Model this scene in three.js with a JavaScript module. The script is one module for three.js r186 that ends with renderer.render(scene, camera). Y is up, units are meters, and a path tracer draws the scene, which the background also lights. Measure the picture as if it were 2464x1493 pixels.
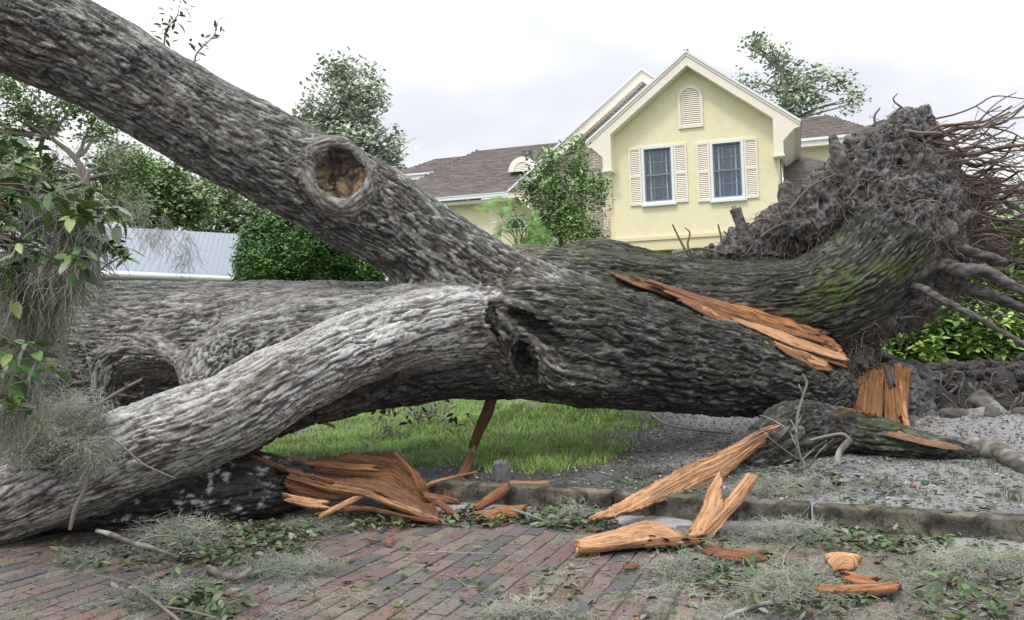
import * as THREE from 'three';
import { mergeGeometries } from 'three/addons/utils/BufferGeometryUtils.js';

// ---------------------------------------------------------------- camera, sky, sun, exposure
const scene = new THREE.Scene();
const FOCAL = 2117, CX = 1232, CY = 746.5;                 // the photograph measured on a 2464 x 1493 grid
const camera = new THREE.PerspectiveCamera(2 * Math.atan(CY / FOCAL) * 180 / Math.PI, 1024 / 620, 0.05, 1500);
camera.rotation.order = 'YXZ';
camera.position.set(0, 1.25, 0);
camera.rotation.set(0.0064, 0, -0.04);
camera.updateMatrixWorld(true);
const renderer = new THREE.WebGLRenderer({ antialias: true });
renderer.setSize(1024, 620);
renderer.toneMapping = THREE.LinearToneMapping;
renderer.toneMappingExposure = 1.08;
renderer.shadowMap.enabled = true;

// ---------------------------------------------------------------- random numbers and noise
let seed = 12345;
const reseed = (s) => { seed = s >>> 0; };
function rnd() { seed = (seed + 0x6D2B79F5) >>> 0; let t = seed; t = Math.imul(t ^ (t >>> 15), t | 1); t ^= t + Math.imul(t ^ (t >>> 7), t | 61); return ((t ^ (t >>> 14)) >>> 0) / 4294967296; }
const rr = (a, b) => a + (b - a) * rnd();
const pick = (a) => a[Math.floor(rnd() * a.length)];
const lerp = (a, b, t) => a + (b - a) * t;
const clamp = (x, a = 0, b = 1) => x < a ? a : x > b ? b : x;
const sstep = (a, b, x) => { const t = clamp((x - a) / (b - a)); return t * t * (3 - 2 * t); };
function h3(x, y, z) { let n = Math.imul(x, 374761393) ^ Math.imul(y, 668265263) ^ Math.imul(z, 1440662683); n = Math.imul(n ^ (n >>> 13), 1274126177); n = Math.imul(n ^ (n >>> 15), 2246822519); return ((n ^ (n >>> 16)) >>> 0) / 4294967296; }
const G3 = new Float64Array(64 * 3); for (let i = 0; i < 64; i++) { const y = 1 - (i + 0.5) / 32, r = Math.sqrt(1 - y * y), a = i * 2.399963; G3[3 * i] = r * Math.cos(a); G3[3 * i + 1] = y; G3[3 * i + 2] = r * Math.sin(a); }
function hg(x, y, z, dx, dy, dz) { let n = Math.imul(x, 374761393) ^ Math.imul(y, 668265263) ^ Math.imul(z, 1440662683); n = Math.imul(n ^ (n >>> 13), 1274126177); n = (n ^ (n >>> 15)) & 63; n *= 3; return G3[n] * dx + G3[n + 1] * dy + G3[n + 2] * dz; }
function noise(x, y, z) { // gradient noise, about -1 to 1
  const ix = Math.floor(x), iy = Math.floor(y), iz = Math.floor(z), fx = x - ix, fy = y - iy, fz = z - iz;
  const u = fx * fx * fx * (fx * (fx * 6 - 15) + 10), v = fy * fy * fy * (fy * (fy * 6 - 15) + 10), w = fz * fz * fz * (fz * (fz * 6 - 15) + 10);
  const a = lerp(lerp(hg(ix, iy, iz, fx, fy, fz), hg(ix + 1, iy, iz, fx - 1, fy, fz), u), lerp(hg(ix, iy + 1, iz, fx, fy - 1, fz), hg(ix + 1, iy + 1, iz, fx - 1, fy - 1, fz), u), v);
  const b = lerp(lerp(hg(ix, iy, iz + 1, fx, fy, fz - 1), hg(ix + 1, iy, iz + 1, fx - 1, fy, fz - 1), u), lerp(hg(ix, iy + 1, iz + 1, fx, fy - 1, fz - 1), hg(ix + 1, iy + 1, iz + 1, fx - 1, fy - 1, fz - 1), u), v);
  return lerp(a, b, w) * 1.75;
}
function fbm(x, y, z, o = 4) { let s = 0, a = 0.5, n = 0; for (let i = 0; i < o; i++) { s += a * noise(x, y, z); n += a; a *= 0.5; x = x * 2.03 + 17.1; y = y * 2.03 + 5.7; z = z * 2.03 + 9.3; } return s / n; }
const ridge = (x, y, z) => 1 - Math.abs(noise(x, y, z));
let wF1 = 0, wF2 = 0, wId = 0;
function worley(x, y, z) {
  const ix = Math.floor(x), iy = Math.floor(y), iz = Math.floor(z);
  let f1 = 9, f2 = 9, id = 0;
  for (let i = -1; i <= 1; i++) for (let j = -1; j <= 1; j++) for (let k = -1; k <= 1; k++) {
    const cx = ix + i, cy = iy + j, cz = iz + k, h = h3(cx, cy, cz), h2 = (h * 917.31) % 1, h4 = (h * 6131.7) % 1;
    const dx = cx + h - x, dy = cy + h2 - y, dz = cz + h4 - z, d = dx * dx + dy * dy + dz * dz;
    if (d < f1) { f2 = f1; f1 = d; id = (h * 311.7) % 1; } else if (d < f2) f2 = d;
  }
  wF1 = Math.sqrt(f1); wF2 = Math.sqrt(f2); wId = id;
}

{ // overcast sky: brighter towards the zenith, soft grey clouds, a little blue where the cover thins
  const W = 1024, H = 512, data = new Float32Array(W * H * 4);
  for (let j = 0; j < H; j++) {
    const el = ((j + 0.5) / H - 0.5) * Math.PI, y = Math.sin(el), c = Math.cos(el);
    for (let i = 0; i < W; i++) {
      const az = ((i + 0.5) / W - 0.5) * 2 * Math.PI, x = c * Math.cos(az), z = c * Math.sin(az), k = 1 / (Math.max(y, 0) + 0.22);
      const n = fbm(x * k * 1.3 - 7.176, z * k * 1.3 + 40.288, 2.2, 5), m = fbm(x * k * 1.1 - 8.1, z * k * 1.1 + 1.3, 9.2, 4);
      let L = (0.94 + 1.9 * Math.max(y, 0) ** 2) * (1 - 0.2 * sstep(0.0, 0.42, n));
      const blue = 0.8 * sstep(0.12, 0.42, m) * (1 - sstep(0.0, 0.3, n)), o = (j * W + i) * 4;
      if (y < 0) L *= lerp(1, 0.35, sstep(0, 0.15, -y));
      const g = 0.05 * sstep(0.0, 0.42, n); data[o] = L * (1 - 0.42 * blue - g); data[o + 1] = L * (1 - 0.17 * blue - g * 0.4); data[o + 2] = L * (1.02 + g); data[o + 3] = 1;
    }
  }
  const t = new THREE.DataTexture(data, W, H, THREE.RGBAFormat, THREE.FloatType);
  t.mapping = THREE.EquirectangularReflectionMapping; t.magFilter = THREE.LinearFilter; t.minFilter = THREE.LinearFilter; t.needsUpdate = true;
  scene.background = t; scene.environment = t;
}
const sun = new THREE.DirectionalLight(0xfff3e2, 1.5);
sun.position.set(-9, 26, 4); sun.target.position.set(0, 0, -8); sun.castShadow = true; sun.shadow.radius = 20;
sun.shadow.mapSize.set(2048, 2048);
Object.assign(sun.shadow.camera, { left: -40, right: 40, top: 40, bottom: -40, near: 1, far: 120 });
scene.add(sun, sun.target);

// ---------------------------------------------------------------- helpers
const V = (x, y, z) => new THREE.Vector3(x, y, z);
const at = (x, y, d) => V((x - CX) / FOCAL * d, -(y - CY) / FOCAL * d, -d).applyMatrix4(camera.matrixWorld);
function ground(x, y, h = 0) { const a = camera.position, b = at(x, y, 10).sub(a); return b.multiplyScalar((h - a.y) / b.y).add(a); }
const ex = new THREE.Vector3();
function toPixel(p) { ex.copy(p).applyMatrix4(camera.matrixWorldInverse); return [CX - ex.x / ex.z * FOCAL, CY + ex.y / ex.z * FOCAL, -ex.z]; }
const names = new Map();
function numbered(n) { const k = names.get(n) || 0; names.set(n, k + 1); return k ? n + '_' + String(k).padStart(3, '0') : n; }
function tag(o, label, category, group) { o.userData.label = label; o.userData.category = category; if (group) o.userData.group = group; return o; }
function thing(name, label, category, pos = null, group) { const o = new THREE.Group(); o.name = numbered(name); if (pos) o.position.copy(pos); scene.add(o); return tag(o, label, category, group); }
function part(name, geo, mat, parent) { const m = new THREE.Mesh(geo, mat); m.name = parent === scene ? numbered(name) : name; m.castShadow = m.receiveShadow = true; parent.add(m); return m; }
function struct(name, geo, mat) { const m = part(name, geo, mat, scene); m.userData.kind = 'structure'; return m; }
function local(geo, o) { return geo.translate(-o.position.x, -o.position.y, -o.position.z); }
function copies(name, geo, mat, list, parent) { // list: {m: Matrix4, c: Color}
  const im = new THREE.InstancedMesh(geo, mat, list.length); im.name = parent === scene ? numbered(name) : name; im.userData.kind = 'stuff'; im.castShadow = im.receiveShadow = true;
  list.forEach((e, i) => { im.setMatrixAt(i, e.m); if (e.c) im.setColorAt(i, e.c); });
  parent.add(im); return im;
}
const col = (r, g, b) => new THREE.Color().setRGB(r, g, b);
const mat = (r, g, b, rough = 0.9, extra = {}) => new THREE.MeshStandardMaterial({ color: col(r, g, b), roughness: rough, ...extra });
const vmat = (rough = 0.92, extra = {}) => new THREE.MeshStandardMaterial({ vertexColors: true, roughness: rough, ...extra });
function pose(p, q, s) { return new THREE.Matrix4().compose(p, q, s && s.isVector3 ? s : V(s, s, s)); }
const quat = (x, y, z, o = 'YXZ') => new THREE.Quaternion().setFromEuler(new THREE.Euler(x, y, z, o));
function box(w, h, d, x, y, z) { const g = new THREE.BoxGeometry(w, h, d); return g.translate(x, y, z); }
function colored(g, c) { const n = g.attributes.position.count, a = new Float32Array(n * 3); for (let i = 0; i < n; i++) { a[3 * i] = c.r; a[3 * i + 1] = c.g; a[3 * i + 2] = c.b; } g.setAttribute('color', new THREE.BufferAttribute(a, 3)); return g; }
// a tube with its own radius at each point; bumps in metres
function tube(pts, radii, sides = 6, per = 3, bump = 0, closed = true) {
  const n = pts.length, curve = new THREE.CatmullRomCurve3(pts, false, 'centripetal'), N = Math.max(2, (n - 1) * per) + 1, pos = [], idx = [];
  let nx = null; const T = V(0, 0, 0), B = V(0, 0, 0), p = V(0, 0, 0), q = V(0, 0, 0);
  for (let i = 0; i < N; i++) {
    const t = i / (N - 1); curve.getPoint(t, p); curve.getPoint(Math.min(1, t + 0.01), q); const q0 = curve.getPoint(Math.max(0, t - 0.01)); T.copy(q).sub(q0).normalize();
    if (!nx) nx = Math.abs(T.y) < 0.9 ? V(0, 1, 0) : V(1, 0, 0);
    nx.addScaledVector(T, -nx.dot(T)).normalize(); B.crossVectors(T, nx);
    const f = t * (n - 1), k = Math.min(n - 2, Math.floor(f)), r0 = lerp(radii[k], radii[k + 1], f - k);
    for (let j = 0; j < sides; j++) {
      const a = j / sides * Math.PI * 2; let r = r0;
      if (bump) r += bump * fbm(p.x * 14 + Math.cos(a), p.y * 14 + Math.sin(a), p.z * 14, 2) * Math.min(1, r0 / bump);
      pos.push(p.x + (nx.x * Math.cos(a) + B.x * Math.sin(a)) * r, p.y + (nx.y * Math.cos(a) + B.y * Math.sin(a)) * r, p.z + (nx.z * Math.cos(a) + B.z * Math.sin(a)) * r);
    }
    if (i) for (let j = 0; j < sides; j++) { const a = (i - 1) * sides + j, b = (i - 1) * sides + (j + 1) % sides, c = a + sides, d = b + sides; idx.push(a, b, c, b, d, c); }
  }
  if (closed) for (const [r, f] of [[0, 1], [N - 1, 0]]) { const c = pos.length / 3, e = curve.getPoint(r ? 1 : 0); pos.push(e.x, e.y, e.z); for (let j = 0; j < sides; j++) { const a = r * sides + j, b = r * sides + (j + 1) % sides; f ? idx.push(c, b, a) : idx.push(c, a, b); } }
  const g = new THREE.BufferGeometry(); g.setAttribute('position', new THREE.Float32BufferAttribute(pos, 3)); g.setIndex(idx); g.computeVertexNormals(); return g;
}
function speckle(size, fn, srgb = false) { const d = new Uint8Array(size * size * 4); for (let j = 0; j < size; j++) for (let i = 0; i < size; i++) { const c = fn(i / size, j / size), o = (j * size + i) * 4; if (typeof c === 'number') d[o] = d[o + 1] = d[o + 2] = clamp(c) * 255; else { d[o] = clamp(c[0]) * 255; d[o + 1] = clamp(c[1]) * 255; d[o + 2] = clamp(c[2]) * 255; } d[o + 3] = 255; } const t = new THREE.DataTexture(d, size, size); t.wrapS = t.wrapT = THREE.RepeatWrapping; t.magFilter = THREE.LinearFilter; t.minFilter = THREE.LinearMipmapLinearFilter; t.generateMipmaps = true; if (srgb) t.colorSpace = THREE.SRGBColorSpace; t.needsUpdate = true; return t; }
function merge(list) { const uv = list.every((g) => g.attributes.uv), co = list.every((g) => g.attributes.color); return mergeGeometries(list.map((g) => { const q = g.index ? g.toNonIndexed() : g.clone(); if (!uv) q.deleteAttribute('uv'); if (!co) q.deleteAttribute('color'); return q; })); }
const ring = (u, v, f, o) => { const a = u * 2 * Math.PI, b = v * 2 * Math.PI, r = f / (2 * Math.PI); return fbm(Math.cos(a) * r + Math.cos(b) * r * 0.71, Math.sin(a) * r + 31.7 + Math.cos(b) * r * 0.13, Math.sin(b) * r + 7.3, o); };
const grit = speckle(512, (u, v) => 0.5 + 0.35 * ring(u, v, 60, 3) + 0.3 * (h3(Math.floor(u * 512), Math.floor(v * 512), 7) - 0.5));

// ---------------------------------------------------------------- the road of brick pavers, the kerb, the verge and the lawn
const kerbA = ground(1378 / 1.039, 1275 / 1.039), kerbB = ground(2560 / 1.039, 1363 / 1.039);
const kd = kerbB.clone().sub(kerbA).setY(0).normalize(), kn = V(kd.z, 0, -kd.x);          // along the kerb; away from the road
const kerbDist = (x, z) => (x - kerbA.x) * kn.x + (z - kerbA.z) * kn.z;                     // above 0 behind the kerb face
const kerbAlong = (x, z) => (x - kerbA.x) * kd.x + (z - kerbA.z) * kd.z;
const KERB_W = 0.11, KERB_H = 0.13;
const pitC = at(2420, 1000, 8.45);
function vergeHeight(x, z) {
  const t = kerbDist(x, z) - KERB_W;
  let y = KERB_H - 0.012 + 0.03 * sstep(0, 1.5, t) + 0.022 * fbm(x * 1.7, 3, z * 1.7, 4) * sstep(0, 0.4, t) + 0.008 * fbm(x * 14, 1, z * 14, 3);
  const r = Math.hypot((x - pitC.x) * 0.62, (z - pitC.z) * 0.95), back = sstep(-0.2, -1.1, z - pitC.z + 0.12 * (x - pitC.x));
  y += 0.13 * Math.exp(-Math.pow((r - 1.3) / 0.3, 2)) * (1 - back) - 0.85 * (1 - sstep(0.75, 1.12, r + 0.12 * fbm(x * 3, 2, z * 3, 3))) + 0.3 * back * sstep(0.8, 1.1, r) * sstep(4, 2, r) * (1 + 0.5 * fbm(x * 3.3, 6, z * 3.3, 4));  // the pit the roots left, its rim of sand, the bank behind
  return y;
}
function sheet(x0, x1, z0, z1, nx, nz, fy, fc) {
  const pos = [], c = [], idx = [], uv = [];
  for (let j = 0; j <= nz; j++) for (let i = 0; i <= nx; i++) {
    const [x, z] = fy.map ? fy.map(lerp(x0, x1, i / nx), lerp(z0, z1, j / nz)) : [lerp(x0, x1, i / nx), lerp(z0, z1, j / nz)];
    pos.push(x, fy(x, z), z); uv.push(x, z); const k = fc(x, z); c.push(k[0], k[1], k[2]);
    if (i < nx && j < nz) { const a = j * (nx + 1) + i; idx.push(a, a + nx + 1, a + 1, a + 1, a + nx + 1, a + nx + 2); }
  }
  const g = new THREE.BufferGeometry(); g.setAttribute('position', new THREE.Float32BufferAttribute(pos, 3)); g.setAttribute('color', new THREE.Float32BufferAttribute(c, 3)); g.setAttribute('uv', new THREE.Float32BufferAttribute(uv, 2)); g.setIndex(idx); g.computeVertexNormals(); return g;
}
const lawnPx = (x, z) => { // how much lawn grows at a point: beyond a line that runs back to the right
  const n = 0.35 * fbm(x * 1.2, 5, z * 1.2, 3), t = kerbDist(x, z);
  return sstep(-0.25, 0.25, (0.75 - x) * 0.9 + (-z - 7.4) * 0.25 + n) * sstep(0.35, 0.9, t + n * 0.6);
};
const soilC = (x, z) => {
  const a = fbm(x * 2.1, 8, z * 2.1, 4), b = fbm(x * 40, 2, z * 40, 2), l = lawnPx(x, z), t = kerbDist(x, z);
  const rim = Math.exp(-Math.pow((Math.hypot((x - pitC.x) * 0.62, (z - pitC.z) * 0.95) - 1.35) / 0.4, 2)) * sstep(-0.9, 0, z - pitC.z);
  let s = lerp(0.08, 0.22, sstep(-0.2, 0.5, a + b * 0.5 + (x - 1.2) * 0.3 + rim * 0.6)); s = lerp(s, 0.32, rim * 0.5); s *= 1 + 0.35 * b; s = lerp(s, 0.09, sstep(1.4, 2.6, t) * sstep(0.6, -0.4, x - 1.6) * 0.6);  // last term darkens the soil below the trunk: shade painted into its colour
  const pit = (1 - sstep(0.8, 1.25, Math.hypot((x - pitC.x) * 0.62, (z - pitC.z) * 0.95) + 0.15 * a)) , bank = Math.max(pit, sstep(-0.5, -1.1, z - pitC.z) * sstep(2.4, 3.2, x)); s = lerp(s, 0.045 * (1 + 0.6 * b), bank); s *= lerp(0.62, 1, sstep(0.8, 2.2, x + 0.4 * a));  // final factor: more painted shade on the soil towards the trunk
  return [lerp(s, 0.06, l), lerp(s * 0.985, 0.085, l), lerp(s * 0.975, 0.025, l)];
};
const soilMat = vmat(0.95, { bumpMap: (() => { const t = grit.clone(); t.repeat.set(2.2, 2.2); t.needsUpdate = true; return t; })(), bumpScale: 0.006 });
{
  const f = (x, z) => vergeHeight(x, z);
  const g = (a, t) => [kerbA.x + kd.x * a + kn.x * t, kerbA.z + kd.z * a + kn.z * t];
  f.map = g;
  struct('verge', sheet(-7, 7, KERB_W - 0.01, 7, 560, 300, f, soilC), soilMat);
  const far = (x, z) => 0.11 + 0.02 * sstep(9, 60, kerbDist(x, z)); far.map = g;
  const fb = (x, z) => Math.min(vergeHeight(x, z), 0.13) - 0.006; fb.map = g;
  struct('lawn', merge([sheet(-700, 700, 6.9, 900, 40, 40, far, () => [0.05, 0.075, 0.02]), sheet(-700, -6.9, KERB_W - 0.01, 7, 30, 6, far, () => [0.05, 0.075, 0.02]), sheet(6.9, 700, KERB_W - 0.01, 7, 30, 6, far, () => [0.06, 0.075, 0.03])]), vmat(0.95));
}
const roadBase = struct('road', (() => { const f = () => -0.011; f.map = (a, t) => [kerbA.x + kd.x * a + kn.x * t, kerbA.z + kd.z * a + kn.z * t]; return sheet(-300, 300, -9, 0.02, 300, 40, f, (x, z) => { const s = 0.8 + 0.4 * fbm(x * 9, 1, z * 9, 3); return [0.13 * s, 0.115 * s, 0.1 * s]; }); })(), vmat(0.95));
{ // pavers, laid across the road in slightly fanning courses
  reseed(77);
  const C = V(6.1, 0, -19.2), tones = [[0.19, 0.095, 0.075], [0.165, 0.09, 0.075], [0.14, 0.085, 0.08], [0.092, 0.07, 0.069], [0.102, 0.075, 0.07], [0.2, 0.125, 0.09], [0.155, 0.075, 0.07], [0.17, 0.12, 0.095], [0.12, 0.08, 0.075], [0.18, 0.105, 0.088], [0.15, 0.095, 0.085], [0.17, 0.09, 0.08], [0.185, 0.115, 0.095]];
  const tex = grit.clone(); tex.repeat.set(0.37, 0.61); tex.needsUpdate = true;
  const cm = speckle(256, (u, v) => { const q = 0.8 + 0.22 * ring(u, v, 30, 3) + 0.2 * ring(u, v, 120, 2); return [q, q * 0.985, q * 0.97]; }, true);
  const mats = tones.map((t) => mat(t[0] * 1.36, t[1] * 1.8, t[2] * 1.95, 0.85, { bumpMap: tex, bumpScale: 0.002, map: cm }));
  const W = 0.098, L = 0.2, dth = 0.1045 / 15.6;
  function brickGeo() {
    const b = 0.006, ring0 = [], top = [], bot = [], P = [], I = [], U = [], n = 3;
    const edge = []; const jag = () => rr(-0.0022, 0.0022);
    const cs = [[-1, -1], [1, -1], [1, 1], [-1, 1]];
    for (let s = 0; s < 4; s++) { const [ax, az] = cs[s], [bx, bz] = cs[(s + 1) % 4]; for (let k = 0; k < n; k++) { const t = k / n; let x = lerp(ax, bx, t) * W / 2, z = lerp(az, bz, t) * L / 2; if (k === 0) { x *= 0.965; z *= 0.985; } edge.push([x + jag(), z + jag()]); } }
    const m = edge.length;
    for (const [x, z] of edge) { P.push(x, -0.03, z); U.push(x * 5 + z, z * 5); }
    for (const [x, z] of edge) { P.push(x, -b * 0.8, z); U.push(x * 5, z * 5); }
    for (const [x, z] of edge) { P.push(x * (1 - b * 2 / W), rr(-0.0012, 0.0006), z * (1 - b * 2 / L)); U.push(x * 5, z * 5); }
    P.push(0, 0.0012, 0); U.push(0, 0);
    for (let r = 0; r < 2; r++) for (let i = 0; i < m; i++) { const j = (i + 1) % m, a = r * m + i, c = r * m + j; I.push(a, a + m, c, c, a + m, c + m); }
    for (let i = 0; i < m; i++) I.push(2 * m + i, 3 * m, 2 * m + (i + 1) % m);
    const g = new THREE.BufferGeometry(); g.setAttribute('position', new THREE.Float32BufferAttribute(P, 3)); g.setAttribute('uv', new THREE.Float32BufferAttribute(U, 2)); g.setIndex(I); const h = g.toNonIndexed(); h.computeVertexNormals(); return h;
  }
  const geos = Array.from({ length: 5 }, brickGeo), all = [];
  for (let i = -70; i < 70; i++) {
    const th = Math.atan2(0.9 - C.x, -4 - C.z) + i * dth, dx = Math.sin(th), dz = Math.cos(th), off = (i & 1) * 0.5 + rr(-0.12, 0.12);
    let r = 10 + off * 0.2075;
    for (let k = 0; k < 62; k++) {
      const l = 0.2075 + rr(-0.004, 0.004); r += l; const x = C.x + dx * r, z = C.z + dz * r;
      if (kerbDist(x, z) > 0.03 || kerbDist(x, z) < -7 || Math.abs(x) > 7 || z > 2.5) continue;
      const p = V(x, rr(-0.003, 0.002) + 0.004 * fbm(x * 2, 0, z * 2, 2), z), s = toPixel(p);
      const inView = s[2] > 0.5 && s[0] > -40 && s[0] < 2500 && s[1] < 1530 && s[1] > 1240;
      all.push({ p, th: th + rr(-0.015, 0.015), g: Math.floor(rnd() * 5), m: Math.floor(rnd() * 13), d: inView ? s[2] : 99, sx: rr(0.97, 1.01) });
    }
  }
  all.sort((a, b) => a.d - b.d);
  const rest = [];
  all.forEach((e, i) => {
    const q = quat(rr(-0.012, 0.012), e.th, rr(-0.02, 0.02));
    if (e.d < 99 && i < 300) { const b = part('brick', geos[e.g], mats[e.m], roadBase); b.position.copy(e.p); b.quaternion.copy(q); b.scale.x = e.sx; }
    else rest.push({ m: pose(e.p, q, 1), c: col(tones[e.m][0] * 1.36, tones[e.m][1] * 1.8, tones[e.m][2] * 1.95) });
  });
  copies('brick', geos[0], mat(1, 1, 1, 0.85, { bumpMap: tex, bumpScale: 0.002, map: cm }), rest, roadBase);
}
{ // kerb stones
  reseed(5);
  const kerb = new THREE.Group(); kerb.name = 'kerb'; kerb.userData.kind = 'structure'; scene.add(kerb);
  const cuts = [-300, -6.2, -4.4, -2.6, -0.95, 0.42, 1.59, 3.4, 5.2, 300], km = vmat(0.95, { bumpMap: grit, bumpScale: 0.006, map: speckle(512, (u, v) => { const a = sstep(-0.05, 0.4, ring(u, v, 7, 5)), b = sstep(0.05, 0.35, ring(u + 0.37, v, 26, 4)), c = ring(u, v, 90, 2), q = clamp(0.98 - 0.32 * a - 0.22 * b + 0.2 * c, 0.2, 1); return [q, q * 0.985, q * 0.95]; }, true) });
  for (let i = 0; i < cuts.length - 1; i++) {
    const a = cuts[i] + 0.008 + (cuts[i] === 1.59 ? 0.012 : 0), b = cuts[i + 1] - 0.008, n = Math.min(140, Math.ceil((b - a) / 0.02)), prof = [];
    for (let k = 0; k <= 7; k++) prof.push([0, -0.03 + (KERB_H + 0.015) * k / 7]);
    for (let k = 1; k <= 3; k++) { const t = k / 3 * Math.PI / 2; prof.push([0.018 * (1 - Math.cos(t)), KERB_H - 0.015 + 0.015 * Math.sin(t)]); }
    for (let k = 1; k <= 4; k++) prof.push([0.018 + (KERB_W - 0.022) * k / 4, KERB_H]);
    prof.push([KERB_W, -0.03]);
    const P = [], c = [], U = [], I = [], m = prof.length, dy = rr(-0.006, 0.006), dt = rr(-0.008, 0.004);
    for (let u = 0; u <= n; u++) for (let k = 0; k < m; k++) {
      const s = lerp(a, b, u / n), [t, y] = prof[k], w = 0.006 * fbm(s * 9, y * 9, t * 9, 4) + 0.012 * Math.min(0, fbm(s * 4, y * 30, 9, 2) + 0.35);
      const e = Math.min(u, n - u) === 0 ? 0.006 : 0;
      const tt = t + dt - (k < 9 ? w : 0) + e * (k < 9 ? 1 : 0), yy = y + dy + (k > 8 && k < m - 1 ? w : 0) - e;
      P.push(kerbA.x + kd.x * s + kn.x * tt, yy, kerbA.z + kd.z * s + kn.z * tt); U.push(s * 2, (y + t) * 2);
      const tone = 0.17 + 0.16 * fbm(s * 6, y * 16, 3, 4), st = sstep(-0.25, 0.28, fbm(s * 4.1, y * 12, 8, 5) + 0.12 * fbm(s * 40, y * 60, 2, 2)), al = sstep(0.085, 0.125, y) * (0.6 + 0.4 * noise(s * 6, 1, t * 20)), wet = sstep(0.05, 0.0, y);
      let q = [tone * 1.04, tone * 0.98, tone * 0.86]; q = q.map((v, z) => lerp(v, [0.035, 0.034, 0.03][z], st * 0.85)); q = q.map((v, z) => lerp(v, [0.2, 0.185, 0.125][z], al * 0.5)); q = q.map((v, z) => lerp(v, [0.17, 0.16, 0.15][z], wet * 0.5));
      c.push(...q);
      if (u < n && k < m - 1) { const A = u * m + k; I.push(A, A + m, A + 1, A + 1, A + m, A + m + 1); }
    }
    for (const [u, f] of [[0, 1], [n, 0]]) for (let k = 1; k < m - 1; k++) f ? I.push(u * m, u * m + k, u * m + k + 1) : I.push(u * m, u * m + k + 1, u * m + k);
    const g = new THREE.BufferGeometry(); g.setAttribute('position', new THREE.Float32BufferAttribute(P, 3)); g.setAttribute('color', new THREE.Float32BufferAttribute(c, 3)); g.setAttribute('uv', new THREE.Float32BufferAttribute(U, 2)); g.setIndex(I); g.computeVertexNormals();
    part('kerb_stone', g, km, kerb);
  }
}
{ // drifts of pale sand washed into the gutter
  const f = (x, z) => { const t = -kerbDist(x, z); return -0.012 + 0.028 * (0.3 + fbm(x * 2.3, 4, z * 2.3, 4)) * sstep(0.75, 0.1, t) + 0.012 * sstep(0.3, 0.0, t) + 0.003 * noise(x * 30, 1, z * 30); };
  f.map = (a, t) => [kerbA.x + kd.x * a + kn.x * t, kerbA.z + kd.z * a + kn.z * t];
  struct('gutter_sand', sheet(-6, 5, -0.85, 0.03, 440, 70, f, (x, z) => { const s = 0.27 + 0.12 * fbm(x * 8, 3, z * 8, 4) + 0.1 * fbm(x * 60, 3, z * 60, 2); return [s * 0.99, s * 0.97, s * 0.96]; }), soilMat);
}
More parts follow.
